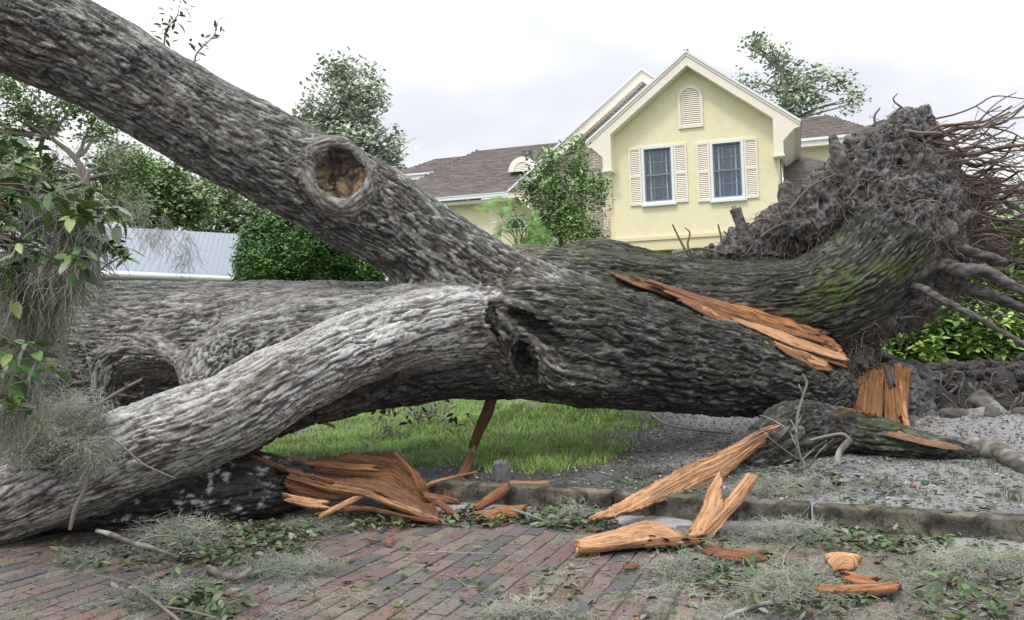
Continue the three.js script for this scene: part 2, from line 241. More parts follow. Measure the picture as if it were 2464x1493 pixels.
// ---------------------------------------------------------------- the fallen oak: limbs as chains of tapered capsules, joined smoothly, meshed, then given bark
function woodMesh(parent, CELL, lo, hi, partNames, setup) {
  const K = 0.13;
  const chains = [], segs = [];
  // kind of surface, part name, points [x, y, depth, radius in pixels] on the photograph's grid; k: how softly it joins
  function chain(kind, name, pts, opt = {}) {
    const c = chains.length, P = pts.map((p) => at(p[0], p[1], p[2])), R = pts.map((p) => p[3] / FOCAL * p[2]);
    chains.push({ kind, name, k: opt.k ?? K, opt });
    const curve = new THREE.CatmullRomCurve3(P, false, 'centripetal'), n = (P.length - 1) * 4; let s = opt.s ?? c * 7.3, prev = curve.getPoint(0), pr = R[0];
    { const len = curve.getLength(), m = Math.max(8, Math.ceil(len / 0.008)), D = { P: curve.getSpacedPoints(m), T: [], N: [], B: [], step: len / m, s }; let N0 = null; for (let i = 0; i <= m; i++) { const T = D.P[Math.min(m, i + 1)].clone().sub(D.P[Math.max(0, i - 1)]).normalize(); if (!N0) { N0 = V(0, 0, 1).cross(T); if (N0.length() < 0.3) N0 = V(0, 1, 0).cross(T); } N0 = N0.addScaledVector(T, -N0.dot(T)).normalize().clone(); D.T.push(T); D.N.push(N0); D.B.push(T.clone().cross(N0)); } chains[c].dense = D; chains[c].s0 = s; }
    for (let i = 1; i <= n; i++) {
      const t = i / n, f = t * (P.length - 1), k = Math.min(P.length - 2, Math.floor(f)), w = f - k, q = curve.getPoint(t), r = lerp(R[k], R[k + 1], w * w * (3 - 2 * w) * 0.5 + w * 0.5), d = q.clone().sub(prev), L = d.length(); d.normalize();
      let B = V(0, 0, 1).cross(d); if (B.length() < 0.3) B = V(0, 1, 0).cross(d); B.normalize(); const N = d.clone().cross(B);
      segs.push({ c, a: prev, ax: prev.x, ay: prev.y, az: prev.z, dx: d.x, dy: d.y, dz: d.z, L, ra: pr, rb: r, s, B, N }); s += L; prev = q; pr = r;
    }
  }
  const holes = []; setup(chain, holes);
  const nC = chains.length, cd = new Float64Array(nC), cs = new Int32Array(nC), ct = new Float64Array(nC), live = [];
  let hole = null;
  function segDist(g, x, y, z) {
    const px = x - g.ax, py = y - g.ay, pz = z - g.az; let t = px * g.dx + py * g.dy + pz * g.dz; t = t < 0 ? 0 : t > g.L ? g.L : t;
    const qx = px - g.dx * t, qy = py - g.dy * t, qz = pz - g.dz * t; st = t;
    return Math.sqrt(qx * qx + qy * qy + qz * qz) - (g.ra + (g.rb - g.ra) * t / g.L);
  }
  let st = 0;
  function field(x, y, z, list) {
    for (let i = 0; i < live.length; i++) cd[live[i]] = 1e9;
    live.length = 0;
    for (let i = 0; i < list.length; i++) { const s = list[i], g = segs[s], d = segDist(g, x, y, z), c = g.c; if (cd[c] === 1e9) live.push(c); if (d < cd[c]) { cd[c] = d; cs[c] = s; ct[c] = st; } }
    let d = 1e9; live.sort((a, b) => a - b);
    for (let i = 0; i < live.length; i++) { const e = cd[live[i]], k = chains[live[i]].k, h = k - Math.abs(d - e); d = Math.min(d, e) - (h > 0 ? h * h / (4 * k) : 0); }
    hole = null;
    for (const o of holes) {
      let ax = x - o.c.x, ay = y - o.c.y, az = z - o.c.z; if (Math.abs(ax) > 0.6 || Math.abs(ay) > 0.5 || Math.abs(az) > 0.6) continue;
      if (o.rot) { const c = Math.cos(o.rot), s = Math.sin(o.rot), b = ax * c + ay * s; ay = -ax * s + ay * c; ax = b; }
      const q = Math.sqrt((ax / o.r[0]) ** 2 + (ay / o.r[1]) ** 2 + (az / o.r[2]) ** 2), e = (q - 1) * Math.min(...o.r);
      if (-e > d) hole = o; const k = o.kind === 'hollow' ? 0.09 : 0.03, h = k - Math.abs(d + e); d = Math.max(d, -e) + (h > 0 ? h * h / (4 * k) : 0);
    }
    return d;
  }
  cd.fill(1e9);
  // bounds and blocks
  const NB = 8, BS = CELL * NB, half = BS * 0.87;
  const bx = Math.ceil((hi.x - lo.x) / BS), by = Math.ceil((hi.y - lo.y) / BS), bz = Math.ceil((hi.z - lo.z) / BS), blocks = new Map();
  const pos = [], colr = [], lab = [];
  const allSegs = segs.map((_, i) => i);
  const coarse = 6; // cull segments for groups of blocks first
  const F = new Float64Array(9 * 9 * 9);
  const out = [0, 0, 0], rgb = [0, 0, 0];
  function barkOf(kind, g, t, x, y, z) { // -> height in metres, colour in rgb
    const K0 = chains[g.c].dense, last = K0.P.length - 1; let i = Math.max(0, Math.min(last, Math.round((g.s + t - K0.s) / K0.step)));
    const dd = (q) => { const a = K0.P[q], u = a.x - x, v = a.y - y, w = a.z - z; return u * u + v * v + w * w; };
    let best = dd(i); for (const st of [8, 1]) for (;;) { const l = i >= st ? dd(i - st) : 1e9, r = i + st <= last ? dd(i + st) : 1e9; if (l < best && l <= r) { best = l; i -= st; } else if (r < best) { best = r; i += st; } else break; }
    const Q = K0.P[i], T = K0.T[i], al = (x - Q.x) * T.x + (y - Q.y) * T.y + (z - Q.z) * T.z, s = K0.s + i * K0.step + Math.max(-K0.step, Math.min(K0.step, al)), ox = x - Q.x - T.x * al, oy = y - Q.y - T.y * al, oz = z - Q.z - T.z * al;
    let n = ox * K0.N[i].x + oy * K0.N[i].y + oz * K0.N[i].z, b = ox * K0.B[i].x + oy * K0.B[i].y + oz * K0.B[i].z, h = 0;
    if (kind === 'soil' || kind === 'soilwood') {
      const l = fbm(x * 4, y * 4, z * 4, 4), m = 1 - 2 * Math.abs(fbm(x * 9 + 2, y * 7, z * 9, 4)), q = fbm(x * 26 + 0.6 * l, y * 11, z * 26, 3), str = noise(x * 70, y * 16, z * 70);
      h = 0.1 * l + 0.06 * m + 0.026 * q + 0.008 * str;
      const v = lerp(0.014, 0.125, sstep(-0.3, 0.75, 0.5 * m + 0.55 * q + 0.3 * l)), br = sstep(0.05, 0.45, fbm(x * 3 + 4, y * 3, z * 3, 3));
      rgb[0] = v * 1.15 * lerp(1.0, 1.06, br); rgb[1] = v * 1.15 * lerp(0.98, 0.93, br); rgb[2] = v * 1.15 * lerp(1.0, 0.82, br); if (kind === 'soilwood') { rgb[0] *= 0.42; rgb[1] *= 0.36; rgb[2] *= 0.3; h *= 0.6; }
      return h;
    }
    if (kind === 'wood') {
      const a = fbm(s * 1.5, n * 55, b * 55, 3), f = noise(s * 2.5, n * 160, b * 160), e = fbm(s * 5, n * 18, b * 18, 3);
      h = 0.028 * a + 0.008 * f + 0.02 * e; const k = sstep(-0.5, 0.4, a + 0.4 * f), p = sstep(0.1, 0.5, e);
      rgb[0] = lerp(0.09, 0.36, k) * lerp(1, 1.2, p); rgb[1] = lerp(0.034, 0.16, k) * lerp(1, 1.3, p); rgb[2] = lerp(0.016, 0.06, k) * lerp(1, 1.5, p);
      return h;
    }
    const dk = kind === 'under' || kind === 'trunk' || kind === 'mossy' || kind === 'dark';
    const w1 = fbm(s * 3.2, n * 6, b * 6, 2), w2 = noise(s * 9, n * 22 + 5, b * 22), w3 = noise(s * 9 + 7, n * 22, b * 22 + 3);
    n += 0.018 * w1 + 0.006 * w2; b += 0.016 * w1 + 0.006 * w3; const sp = s + 0.05 * w1 + 0.03 * w3;
    const rough = dk ? 1 : kind === 'pale' ? 0.62 : 0.8, f1 = dk ? 19 : 25, f2 = dk ? 36 : 44;
    const v1 = Math.abs(noise(sp * f1 * 0.11, n * f1, b * f1) + 0.4 * noise(sp * f1 * 0.4 + 5, n * f1 * 2, b * f1 * 2)), v2 = Math.abs(noise(sp * f2 * 0.14 + 3, n * f2, b * f2) + 0.35 * noise(sp * f2 * 0.6, n * f2 * 2.1, b * f2 * 2.1)), v3 = Math.abs(noise(sp * 19 + 0.8 * w2, n * 9 + 4, b * 9));
    const c1 = sstep(0.0, 0.3, v1), c2 = sstep(0.0, 0.24, v2), c3 = sstep(0.0, 0.1, v3), fine = noise(s * 30, n * 52, b * 52), id = noise(sp * 9, n * 30, b * 30) * 0.5 + 0.5, id2 = noise(sp * 16, n * 42, b * 42) * 0.5 + 0.5;
    const bump = fbm(s * 7, n * 16, b * 16, 2);
    const wild = 0.65 + 0.7 * sstep(-0.4, 0.4, fbm(s * 2.3 + 20, n * 4, b * 4, 3)), fleck = sstep(0.3, 0.62, noise(sp * 13 + 8, n * 50, b * 50) + 0.35 * bump);
    h = rough * wild * (0.017 * c1 + 0.008 * c2 + 0.004 * c3 * c1 + 0.007 * bump) + 0.002 * fleck + 0.003 * fine - 0.02 * rough + 0.032 * fbm(s * 1.1, n * 2.5, b * 2.5, 3);
    const plate = clamp((0.12 + 0.88 * c1) * (0.25 + 0.75 * c2) * (0.75 + 0.25 * c3) * (0.95 + 0.3 * bump)), tone = 0.85 + 0.35 * (id - 0.5) + 0.6 * (id2 - 0.5) + 0.35 * fine;
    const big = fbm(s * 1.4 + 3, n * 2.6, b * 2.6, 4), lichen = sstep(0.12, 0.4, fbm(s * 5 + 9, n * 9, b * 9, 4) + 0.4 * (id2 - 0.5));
    let P, D, lic;
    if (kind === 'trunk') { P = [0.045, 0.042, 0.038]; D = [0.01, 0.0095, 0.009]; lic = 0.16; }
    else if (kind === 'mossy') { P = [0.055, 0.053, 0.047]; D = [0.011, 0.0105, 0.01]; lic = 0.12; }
    else if (kind === 'under') { P = [0.06, 0.055, 0.05]; D = [0.013, 0.012, 0.011]; lic = 0.05; }  // dark underside bark, deepened further by shade painted into the colour
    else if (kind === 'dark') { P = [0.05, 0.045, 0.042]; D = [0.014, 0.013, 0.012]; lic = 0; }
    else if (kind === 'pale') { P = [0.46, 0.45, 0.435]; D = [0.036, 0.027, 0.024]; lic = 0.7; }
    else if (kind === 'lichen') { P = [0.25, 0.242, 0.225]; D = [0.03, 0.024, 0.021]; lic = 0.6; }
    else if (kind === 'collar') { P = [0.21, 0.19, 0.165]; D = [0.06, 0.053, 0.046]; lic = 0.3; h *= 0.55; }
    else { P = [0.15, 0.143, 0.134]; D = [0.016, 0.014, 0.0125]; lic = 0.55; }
    for (let i = 0; i < 3; i++) rgb[i] = lerp(D[i], P[i] * tone * (1 + 0.35 * big), plate);
    if (kind === 'pale' || kind === 'bark') { const br = sstep(0.12, 0.45, fbm(s * 1.2 + 40, n * 5, b * 5, 3)) * (kind === 'pale' ? 0.75 : 0.5); rgb[0] = lerp(rgb[0], 0.13 * tone * (0.4 + 0.6 * plate), br); rgb[1] = lerp(rgb[1], 0.098 * tone * (0.4 + 0.6 * plate), br); rgb[2] = lerp(rgb[2], 0.072 * tone * (0.4 + 0.6 * plate), br); }
    const fk = fleck * (kind === 'dark' || kind === 'under' ? 0.25 : 0.6); for (let i = 0; i < 3; i++) rgb[i] = lerp(rgb[i], Math.min(0.42, P[i] * 2.6 + 0.05), fk);
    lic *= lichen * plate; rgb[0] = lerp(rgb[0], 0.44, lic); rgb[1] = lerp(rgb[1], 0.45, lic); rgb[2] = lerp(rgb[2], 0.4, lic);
    if (kind === 'dark') { worley(s * 21 + 0.4 * fine, n * 24 + 0.5 * w2, b * 24 + 0.5 * w3); const q = wId > 0.5 ? sstep(0.55, 0.25, wF1 + 0.18 * noise(s * 60, n * 60, b * 60)) * sstep(-0.2, 0.1, fbm(s * 3, n * 4, b * 4, 2)) : 0; rgb[0] = lerp(rgb[0], 0.42, q); rgb[1] = lerp(rgb[1], 0.42, q); rgb[2] = lerp(rgb[2], 0.4, q); h += 0.004 * q; }
    return h;
  }
  const E = 0.004, T3 = new THREE.Color();
  function shade(x, y, z, list) { // writes the displaced point to out, the colour to rgb, returns the part
    const d0 = field(x, y, z, list), cut = hole, near = [];
    for (const c of live) near.push([c, cd[c], cs[c], ct[c]]);
    const gx = field(x + E, y, z, list) - d0, gy = field(x, y + E, z, list) - d0, gz = field(x, y, z + E, list) - d0, gl = 1 / (Math.hypot(gx, gy, gz) || 1);
    let best = 0, bd = 1e9, W = 0, h = 0, r = 0, g = 0, b = 0; for (const n of near) if (n[1] < bd) { bd = n[1]; best = n[0]; }
    if (cut) {
      if (cut.kind === 'knot') {
        const kx = x - cut.c.x, ky = y - cut.c.y, f = fbm(x * 11, y * 11, 4, 5), a = fbm(x * 30, y * 30, 7, 3), c = sstep(0.0, 0.09, Math.abs(fbm(x * 7 + 3, y * 7, 2, 3))); h = 0.014 * a + 0.02 * f - 0.014 * (1 - c); const k = clamp(sstep(-0.5, 0.45, f + 0.45 * a) * (0.25 + 0.75 * c)); out[0] = x + gx * gl * h; out[1] = y + gy * gl * h; out[2] = z + gz * gl * h; const bk = sstep(0.0, 0.07, ky + 0.05 * f) * 0.75; rgb[0] = lerp(lerp(0.022, 0.22, k), 0.04, bk); rgb[1] = lerp(lerp(0.018, 0.148, k), 0.032, bk); rgb[2] = lerp(lerp(0.015, 0.088, k), 0.026, bk);
        return partNames.indexOf('knot');
      }
      const nb = near.find((n) => n[0] === best); h = barkOf(chains[best].kind === 'soil' ? 'trunk' : chains[best].kind, segs[nb[2]], nb[3], x, y, z) * 1.2 + 0.03 * fbm(x * 12, y * 12, z * 12, 4); out[0] = x + gx * gl * h; out[1] = y + gy * gl * h; out[2] = z + gz * gl * h; for (let i = 0; i < 3; i++) rgb[i] = 0.004 + rgb[i] * [0.3, 0.28, 0.25][i]; return partNames.indexOf(chains[best].name);  // inside a hollow: bark colour darkened, painting in the shade of the recess
    }
    for (const n of near) { const w = Math.pow(clamp(1 - (n[1] - bd) / 0.045), 2); if (w <= 0) continue; const hh = barkOf(chains[n[0]].kind, segs[n[2]], n[3], x, y, z); W += w; h += w * hh; r += w * rgb[0]; g += w * rgb[1]; b += w * rgb[2]; }
    h /= W; r /= W; g /= W; b /= W;
    const ny = gy * gl, kind = chains[best].kind;
    // moss where the flank meets the roots and along the top of the trunk
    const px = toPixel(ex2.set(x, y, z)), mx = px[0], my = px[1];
    if (kind === 'mossy' || kind === 'trunk') {
      let m = kind === 'mossy' ? sstep(-0.25, 0.35, fbm(x * 3, y * 3, z * 3, 4) + 0.35 * (ny - 0.3)) * 0.55 : sstep(0.1, 0.5, fbm(x * 2.5, y * 2.5, z * 2.5, 4) + 0.3 * ny) * 0.3;
      m = Math.max(m, 0.95 * Math.exp(-Math.pow((mx - 2010) / 75, 2) - Math.pow((my - 690) / 55, 2)) * sstep(-0.4, 0.2, fbm(x * 9, y * 9, z * 9, 3)));
      const t = 0.75 + 0.5 * fbm(x * 30, y * 30, z * 30, 2), bright = sstep(1850, 2000, mx); r = lerp(r, lerp(0.045, 0.085, bright) * t, m); g = lerp(g, lerp(0.05, 0.125, bright) * t, m); b = lerp(b, lerp(0.016, 0.018, bright) * t, m); h += 0.006 * m * t;
    }
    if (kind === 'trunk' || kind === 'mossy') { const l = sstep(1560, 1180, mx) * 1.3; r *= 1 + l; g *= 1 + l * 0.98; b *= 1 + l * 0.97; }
    out[0] = x + gx * gl * h; out[1] = y + gy * gl * h; out[2] = z + gz * gl * h; rgb[0] = r; rgb[1] = g; rgb[2] = b;
    return partNames.indexOf(chains[best].name);
  }
  const ex2 = new THREE.Vector3();
  for (let I = 0; I < bx; I += coarse) for (let J = 0; J < by; J += coarse) for (let L = 0; L < bz; L += coarse) {
    const R = BS * coarse * 0.87, X = lo.x + (I + coarse / 2) * BS, Y = lo.y + (J + coarse / 2) * BS, Z = lo.z + (L + coarse / 2) * BS;
    let dm = 1e9; const ds = allSegs.map((i) => { const d = segDist(segs[i], X, Y, Z); if (d < dm) dm = d; return d; });
    if (dm > R + 0.35) continue;
    const l1 = allSegs.filter((i) => ds[i] < Math.max(dm, -R) + 2 * R + 0.45);
    for (let i = I; i < I + coarse; i++) for (let j = J; j < J + coarse; j++) for (let l = L; l < L + coarse; l++) {
      const x = lo.x + (i + 0.5) * BS, y = lo.y + (j + 0.5) * BS, z = lo.z + (l + 0.5) * BS; let m = 1e9; const d2 = l1.map((s) => { const d = segDist(segs[s], x, y, z); if (d < m) m = d; return d; });
      if (m > half + 0.3) continue; const list = l1.filter((s, q) => d2[q] < m + 2 * half + 0.32);
      const dc = field(x, y, z, list); if (Math.abs(dc) > half * 1.3 + 0.02) continue;
      blocks.set((i * 512 + j) * 512 + l, { i, j, l, list, v: null, f: null });
    }
  }
  const key = (i, j, l) => (i * 512 + j) * 512 + l, N9 = 9;
  for (const B of blocks.values()) {
    const x0 = lo.x + B.i * BS, y0 = lo.y + B.j * BS, z0 = lo.z + B.l * BS, f = new Float32Array(729), v = new Int32Array(512).fill(-1); let p = 0, neg = 0;
    for (let i = 0; i < 9; i++) for (let j = 0; j < 9; j++) for (let l = 0; l < 9;) { const d = field(x0 + i * CELL, y0 + j * CELL, z0 + l * CELL, B.list); let k = Math.max(1, Math.floor(Math.abs(d) / (CELL * 1.15)) - 1); for (; k > 0 && l < 9; k--, l++) { f[p++] = d; if (d < 0) neg++; } }
    B.f = f; B.v = v; if (neg === 0 || neg === 729) { B.empty = true; continue; }
    for (let i = 0; i < 8; i++) for (let j = 0; j < 8; j++) for (let l = 0; l < 8; l++) {
      const o = (i * 9 + j) * 9 + l; let m = 0, sx = 0, sy = 0, sz = 0, n = 0;
      for (let c = 0; c < 8; c++) if (f[o + (c & 1) * 81 + ((c >> 1) & 1) * 9 + (c >> 2)] < 0) m |= 1 << c;
      if (m === 0 || m === 255) continue;
      for (let c = 0; c < 8; c++) for (let a = 0; a < 3; a++) { const e = c | (1 << a); if (e === c || ((m >> c) & 1) === ((m >> e) & 1)) continue; const f0 = f[o + (c & 1) * 81 + ((c >> 1) & 1) * 9 + (c >> 2)], f1 = f[o + (e & 1) * 81 + ((e >> 1) & 1) * 9 + (e >> 2)], t = f0 / (f0 - f1); sx += (c & 1) + (a === 0 ? t : 0); sy += ((c >> 1) & 1) + (a === 1 ? t : 0); sz += (c >> 2) + (a === 2 ? t : 0); n++; }
      const x = x0 + (i + sx / n) * CELL, y = y0 + (j + sy / n) * CELL, z = z0 + (l + sz / n) * CELL;
      v[(i * 8 + j) * 8 + l] = lab.length; lab.push(shade(x, y, z, B.list)); pos.push(out[0], out[1], out[2]); colr.push(rgb[0], rgb[1], rgb[2]);
    }
  }
  function vert(B, i, j, l) { if (i >= 0 && j >= 0 && l >= 0) return B.v[(i * 8 + j) * 8 + l]; const o = blocks.get(key(B.i + (i < 0 ? -1 : 0), B.j + (j < 0 ? -1 : 0), B.l + (l < 0 ? -1 : 0))); return o && !o.empty ? o.v[(((i + 8) & 7) * 8 + ((j + 8) & 7)) * 8 + ((l + 8) & 7)] : -1; }
  const faces = partNames.map(() => []);
  const idx = [];
  function quadAt(a, b, c, d, flip) { if (a < 0 || b < 0 || c < 0 || d < 0) return; flip ? idx.push(a, c, b, a, d, c) : idx.push(a, b, c, a, c, d); }
  for (const B of blocks.values()) { if (B.empty) { /* edges on its faces are covered by neighbours */ }
    const f = B.f; for (let i = 0; i < 8; i++) for (let j = 0; j < 8; j++) for (let l = 0; l < 8; l++) {
      const o = (i * 9 + j) * 9 + l, s = f[o] < 0;
      if (s !== f[o + 81] < 0) quadAt(vert(B, i, j - 1, l - 1), vert(B, i, j, l - 1), vert(B, i, j, l), vert(B, i, j - 1, l), !s);
      if (s !== f[o + 9] < 0) quadAt(vert(B, i - 1, j, l - 1), vert(B, i - 1, j, l), vert(B, i, j, l), vert(B, i, j, l - 1), !s);
      if (s !== f[o + 1] < 0) quadAt(vert(B, i - 1, j - 1, l), vert(B, i, j - 1, l), vert(B, i, j, l), vert(B, i - 1, j, l), !s);
    } }
  const whole = new THREE.BufferGeometry(); whole.setAttribute('position', new THREE.Float32BufferAttribute(pos, 3)); whole.setIndex(idx); whole.computeVertexNormals();
  const nor = whole.attributes.normal.array;
  for (let q = 0; q < idx.length; q += 3) faces[lab[idx[q]]].push(idx[q], idx[q + 1], idx[q + 2]);
  const barkMat = vmat(0.93);
  partNames.forEach((name, k) => {
    const map = new Map(), P = [], N = [], C = [], I = [];
    for (const v of faces[k]) { let t = map.get(v); if (t === undefined) { t = map.size; map.set(v, t); P.push(pos[3 * v], pos[3 * v + 1], pos[3 * v + 2]); N.push(nor[3 * v], nor[3 * v + 1], nor[3 * v + 2]); C.push(colr[3 * v], colr[3 * v + 1], colr[3 * v + 2]); } I.push(t); }
    const g = new THREE.BufferGeometry(); g.setAttribute('position', new THREE.Float32BufferAttribute(P, 3)); g.setAttribute('normal', new THREE.Float32BufferAttribute(N, 3)); g.setAttribute('color', new THREE.Float32BufferAttribute(C, 3)); g.setIndex(I);
    const m = part(name, g, barkMat, parent);
    if (!faces[k].length) { parent.remove(m); return; } if (name === 'knot') m.userData.label = 'sawn-off limb scar with bare cracked wood'; if (name === 'split_wood') m.userData.label = 'raw orange wood in the split of the trunk'; if (name === 'root_ball') m.userData.label = 'mass of grey soil packed round the roots';
  });
  console.log(parent.name, lab.length, 'vertices', idx.length / 3, 'triangles', blocks.size, 'blocks');
}

const oak = thing('fallen_oak', 'huge uprooted oak lying across the brick road with its roots in the air', 'fallen tree');
woodMesh(oak, 0.0092, V(-4.5, -0.1, -9.3), V(4.7, 3.9, -4.7), ['trunk', 'limb', 'root_ball', 'split_wood', 'knot'], (chain, holes) => {
  // the limb that rises to the upper left
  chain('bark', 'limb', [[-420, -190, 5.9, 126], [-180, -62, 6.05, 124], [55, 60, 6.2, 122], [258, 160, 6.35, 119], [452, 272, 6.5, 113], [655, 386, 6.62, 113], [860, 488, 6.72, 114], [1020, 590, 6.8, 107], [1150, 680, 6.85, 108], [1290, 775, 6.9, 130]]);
  // the trunk, its broken foot at right
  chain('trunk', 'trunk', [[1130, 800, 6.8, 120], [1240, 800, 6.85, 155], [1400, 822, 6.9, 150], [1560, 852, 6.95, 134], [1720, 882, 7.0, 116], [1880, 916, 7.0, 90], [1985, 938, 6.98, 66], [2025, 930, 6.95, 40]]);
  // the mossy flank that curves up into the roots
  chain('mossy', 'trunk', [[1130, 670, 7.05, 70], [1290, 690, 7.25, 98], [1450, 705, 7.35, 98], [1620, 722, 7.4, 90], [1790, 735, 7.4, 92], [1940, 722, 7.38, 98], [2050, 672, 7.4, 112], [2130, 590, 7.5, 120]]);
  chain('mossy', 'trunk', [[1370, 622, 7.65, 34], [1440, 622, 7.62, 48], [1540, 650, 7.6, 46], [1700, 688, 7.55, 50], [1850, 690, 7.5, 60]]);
  // front limb to the lower left, behind it the trunk underside, dark bark with its shade painted in
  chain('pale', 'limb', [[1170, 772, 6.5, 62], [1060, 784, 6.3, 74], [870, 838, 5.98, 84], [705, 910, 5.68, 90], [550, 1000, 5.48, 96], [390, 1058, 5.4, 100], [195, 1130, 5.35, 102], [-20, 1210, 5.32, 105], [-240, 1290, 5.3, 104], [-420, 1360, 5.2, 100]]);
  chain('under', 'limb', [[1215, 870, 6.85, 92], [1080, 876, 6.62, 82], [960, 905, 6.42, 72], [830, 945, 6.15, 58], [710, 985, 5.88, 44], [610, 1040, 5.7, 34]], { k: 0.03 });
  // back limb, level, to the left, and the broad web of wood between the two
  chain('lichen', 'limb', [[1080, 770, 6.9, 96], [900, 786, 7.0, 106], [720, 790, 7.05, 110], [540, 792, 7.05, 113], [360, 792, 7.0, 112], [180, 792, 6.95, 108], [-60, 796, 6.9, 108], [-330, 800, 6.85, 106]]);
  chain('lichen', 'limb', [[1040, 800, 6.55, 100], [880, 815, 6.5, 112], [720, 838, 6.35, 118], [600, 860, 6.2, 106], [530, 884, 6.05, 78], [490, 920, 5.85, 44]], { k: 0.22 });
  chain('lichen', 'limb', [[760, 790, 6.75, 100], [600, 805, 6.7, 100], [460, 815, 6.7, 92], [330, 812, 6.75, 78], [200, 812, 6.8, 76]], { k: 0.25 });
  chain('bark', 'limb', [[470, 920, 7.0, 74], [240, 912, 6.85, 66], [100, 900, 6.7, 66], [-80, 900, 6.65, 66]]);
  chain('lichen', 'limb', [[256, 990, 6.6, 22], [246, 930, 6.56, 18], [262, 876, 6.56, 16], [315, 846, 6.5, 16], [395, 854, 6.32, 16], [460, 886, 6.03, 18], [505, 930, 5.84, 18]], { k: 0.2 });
  // low log behind the front limb
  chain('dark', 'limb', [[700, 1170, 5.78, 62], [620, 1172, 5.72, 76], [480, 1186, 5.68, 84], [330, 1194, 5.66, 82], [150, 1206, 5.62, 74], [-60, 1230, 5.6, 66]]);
  // folds of bark under the fork
  chain('trunk', 'trunk', [[1140, 775, 6.3, 24], [1172, 770, 6.33, 27], [1208, 808, 6.36, 24], [1238, 852, 6.4, 22], [1252, 900, 6.5, 18]], { k: 0.08 });
  chain('trunk', 'trunk', [[1180, 735, 6.36, 18], [1240, 742, 6.35, 20], [1290, 785, 6.35, 22], [1340, 834, 6.4, 18], [1400, 850, 6.46, 10]], { k: 0.08 });
  chain('trunk', 'trunk', [[1280, 860, 6.38, 30], [1330, 905, 6.42, 36], [1420, 925, 6.52, 30], [1520, 935, 6.6, 14]], { k: 0.1 });
  // root mass
  chain('soil', 'root_ball', [[1640, 626, 7.75, 8], [1710, 626, 7.7, 18], [1790, 606, 7.65, 36], [1880, 560, 7.6, 46], [1970, 508, 7.6, 62], [2060, 450, 7.6, 76], [2130, 390, 7.6, 74], [2180, 348, 7.65, 54]]);
  chain('soil', 'root_ball', [[2020, 580, 7.6, 60], [2090, 640, 7.5, 96], [2140, 560, 7.55, 130], [2190, 470, 7.6, 96], [2190, 385, 7.65, 66], [2185, 325, 7.7, 36]]);
  chain('soil', 'root_ball', [[2110, 336, 7.8, 26], [2170, 350, 7.75, 46], [2225, 410, 7.75, 36], [2270, 520, 7.7, 56], [2250, 610, 7.65, 70], [2180, 690, 7.6, 78], [2090, 745, 7.5, 56], [2010, 800, 7.45, 36]]);
  chain('soil', 'root_ball', [[2150, 520, 8.1, 120], [2260, 545, 8.2, 74], [2310, 590, 8.3, 34]]);
  chain('soilwood', 'root_ball', [[1985, 790, 7.45, 44], [2055, 790, 7.45, 60], [2050, 850, 7.42, 52], [2000, 920, 7.35, 52], [1950, 965, 7.25, 44]]);
  chain('soil', 'root_ball', [[1840, 655, 7.75, 40], [1930, 635, 7.75, 54], [2010, 600, 7.7, 64]]);
  // raw wood bared where the trunk split, deep between trunk and flank
  chain('wood', 'split_wood', [[1490, 664, 7.1, 4], [1560, 688, 7.08, 8], [1680, 738, 7.08, 22], [1780, 772, 7.1, 36], [1880, 808, 7.12, 44], [1975, 842, 7.1, 36], [2025, 866, 7.04, 14]], { k: 0.015 });
  // the collar grown round the cut limb
  const ringPts = []; for (let i = 0; i <= 20; i++) { const a = i / 20 * Math.PI * 2 - 0.35, ca = Math.cos(a), sa = Math.sin(a); ringPts.push([814 + 68 * ca * (1 - 0.12 * sa) - (ca < 0 ? 8 * Math.abs(ca) : 0), 420 + 72 * sa + 8 * ca + (sa > 0.7 ? 12 * (sa - 0.7) : 0), 6.37 + 0.04 * ca - 0.05 * sa, 15 + 7 * Math.max(0, Math.sin(a + 0.6)) - 3 * Math.cos(a * 2) + 3 * Math.sin(a * 3)]); }
  chain('collar', 'limb', ringPts, { k: 0.1 });
  holes.push({ c: at(818, 416, 6.33), r: [0.172, 0.185, 0.13], kind: 'knot' });
  holes.push({ c: at(1302, 792, 6.3), r: [0.19, 0.05, 0.13], kind: 'hollow', rot: -0.55 }, { c: at(1262, 872, 6.33), r: [0.075, 0.13, 0.11], kind: 'hollow', rot: 0.25 }, { c: at(1185, 760, 6.22), r: [0.035, 0.1, 0.09], kind: 'hollow', rot: 0.1 });
});
// ---------------------------------------------------------------- the yellow house
const W_TRIM = mat(0.84, 0.785, 0.69, 0.7), W_WHITE = mat(0.78, 0.82, 0.86, 0.5), W_GREY = mat(0.2, 0.235, 0.28, 0.5), GLASS = new THREE.MeshPhysicalMaterial({ color: col(0.9, 0.95, 1), roughness: 0.05, transmission: 1, thickness: 0, ior: 1.5 });
const stuccoTex = speckle(512, (u, v) => 0.5 + 0.5 * ring(u, v, 26, 5));
const stuccoCol = speckle(512, (u, v) => { const q = 0.96 + 0.03 * ring(u, v, 8, 4) + 0.02 * ring(u, v, 60, 2); return [q, q * 0.997, q * 0.985]; }, true);
const STUCCO = mat(0.9, 0.845, 0.61, 0.92, { bumpMap: stuccoTex, bumpScale: 0.005, map: stuccoCol });
function prism(outline, z0, z1, holes = []) { // outline in the facade plane, thick from z0 to z1
  const s = new THREE.Shape(outline.map((p) => new THREE.Vector2(p[0], p[1]))); for (const h of holes) s.holes.push(new THREE.Path(h.map((p) => new THREE.Vector2(p[0], p[1]))));
  const g = new THREE.ExtrudeGeometry(s, { depth: z1 - z0, bevelEnabled: false, curveSegments: 20 }); return g.translate(0, 0, z0);
}
const rect = (x0, y0, x1, y1) => [[x0, y0], [x1, y0], [x1, y1], [x0, y1]];
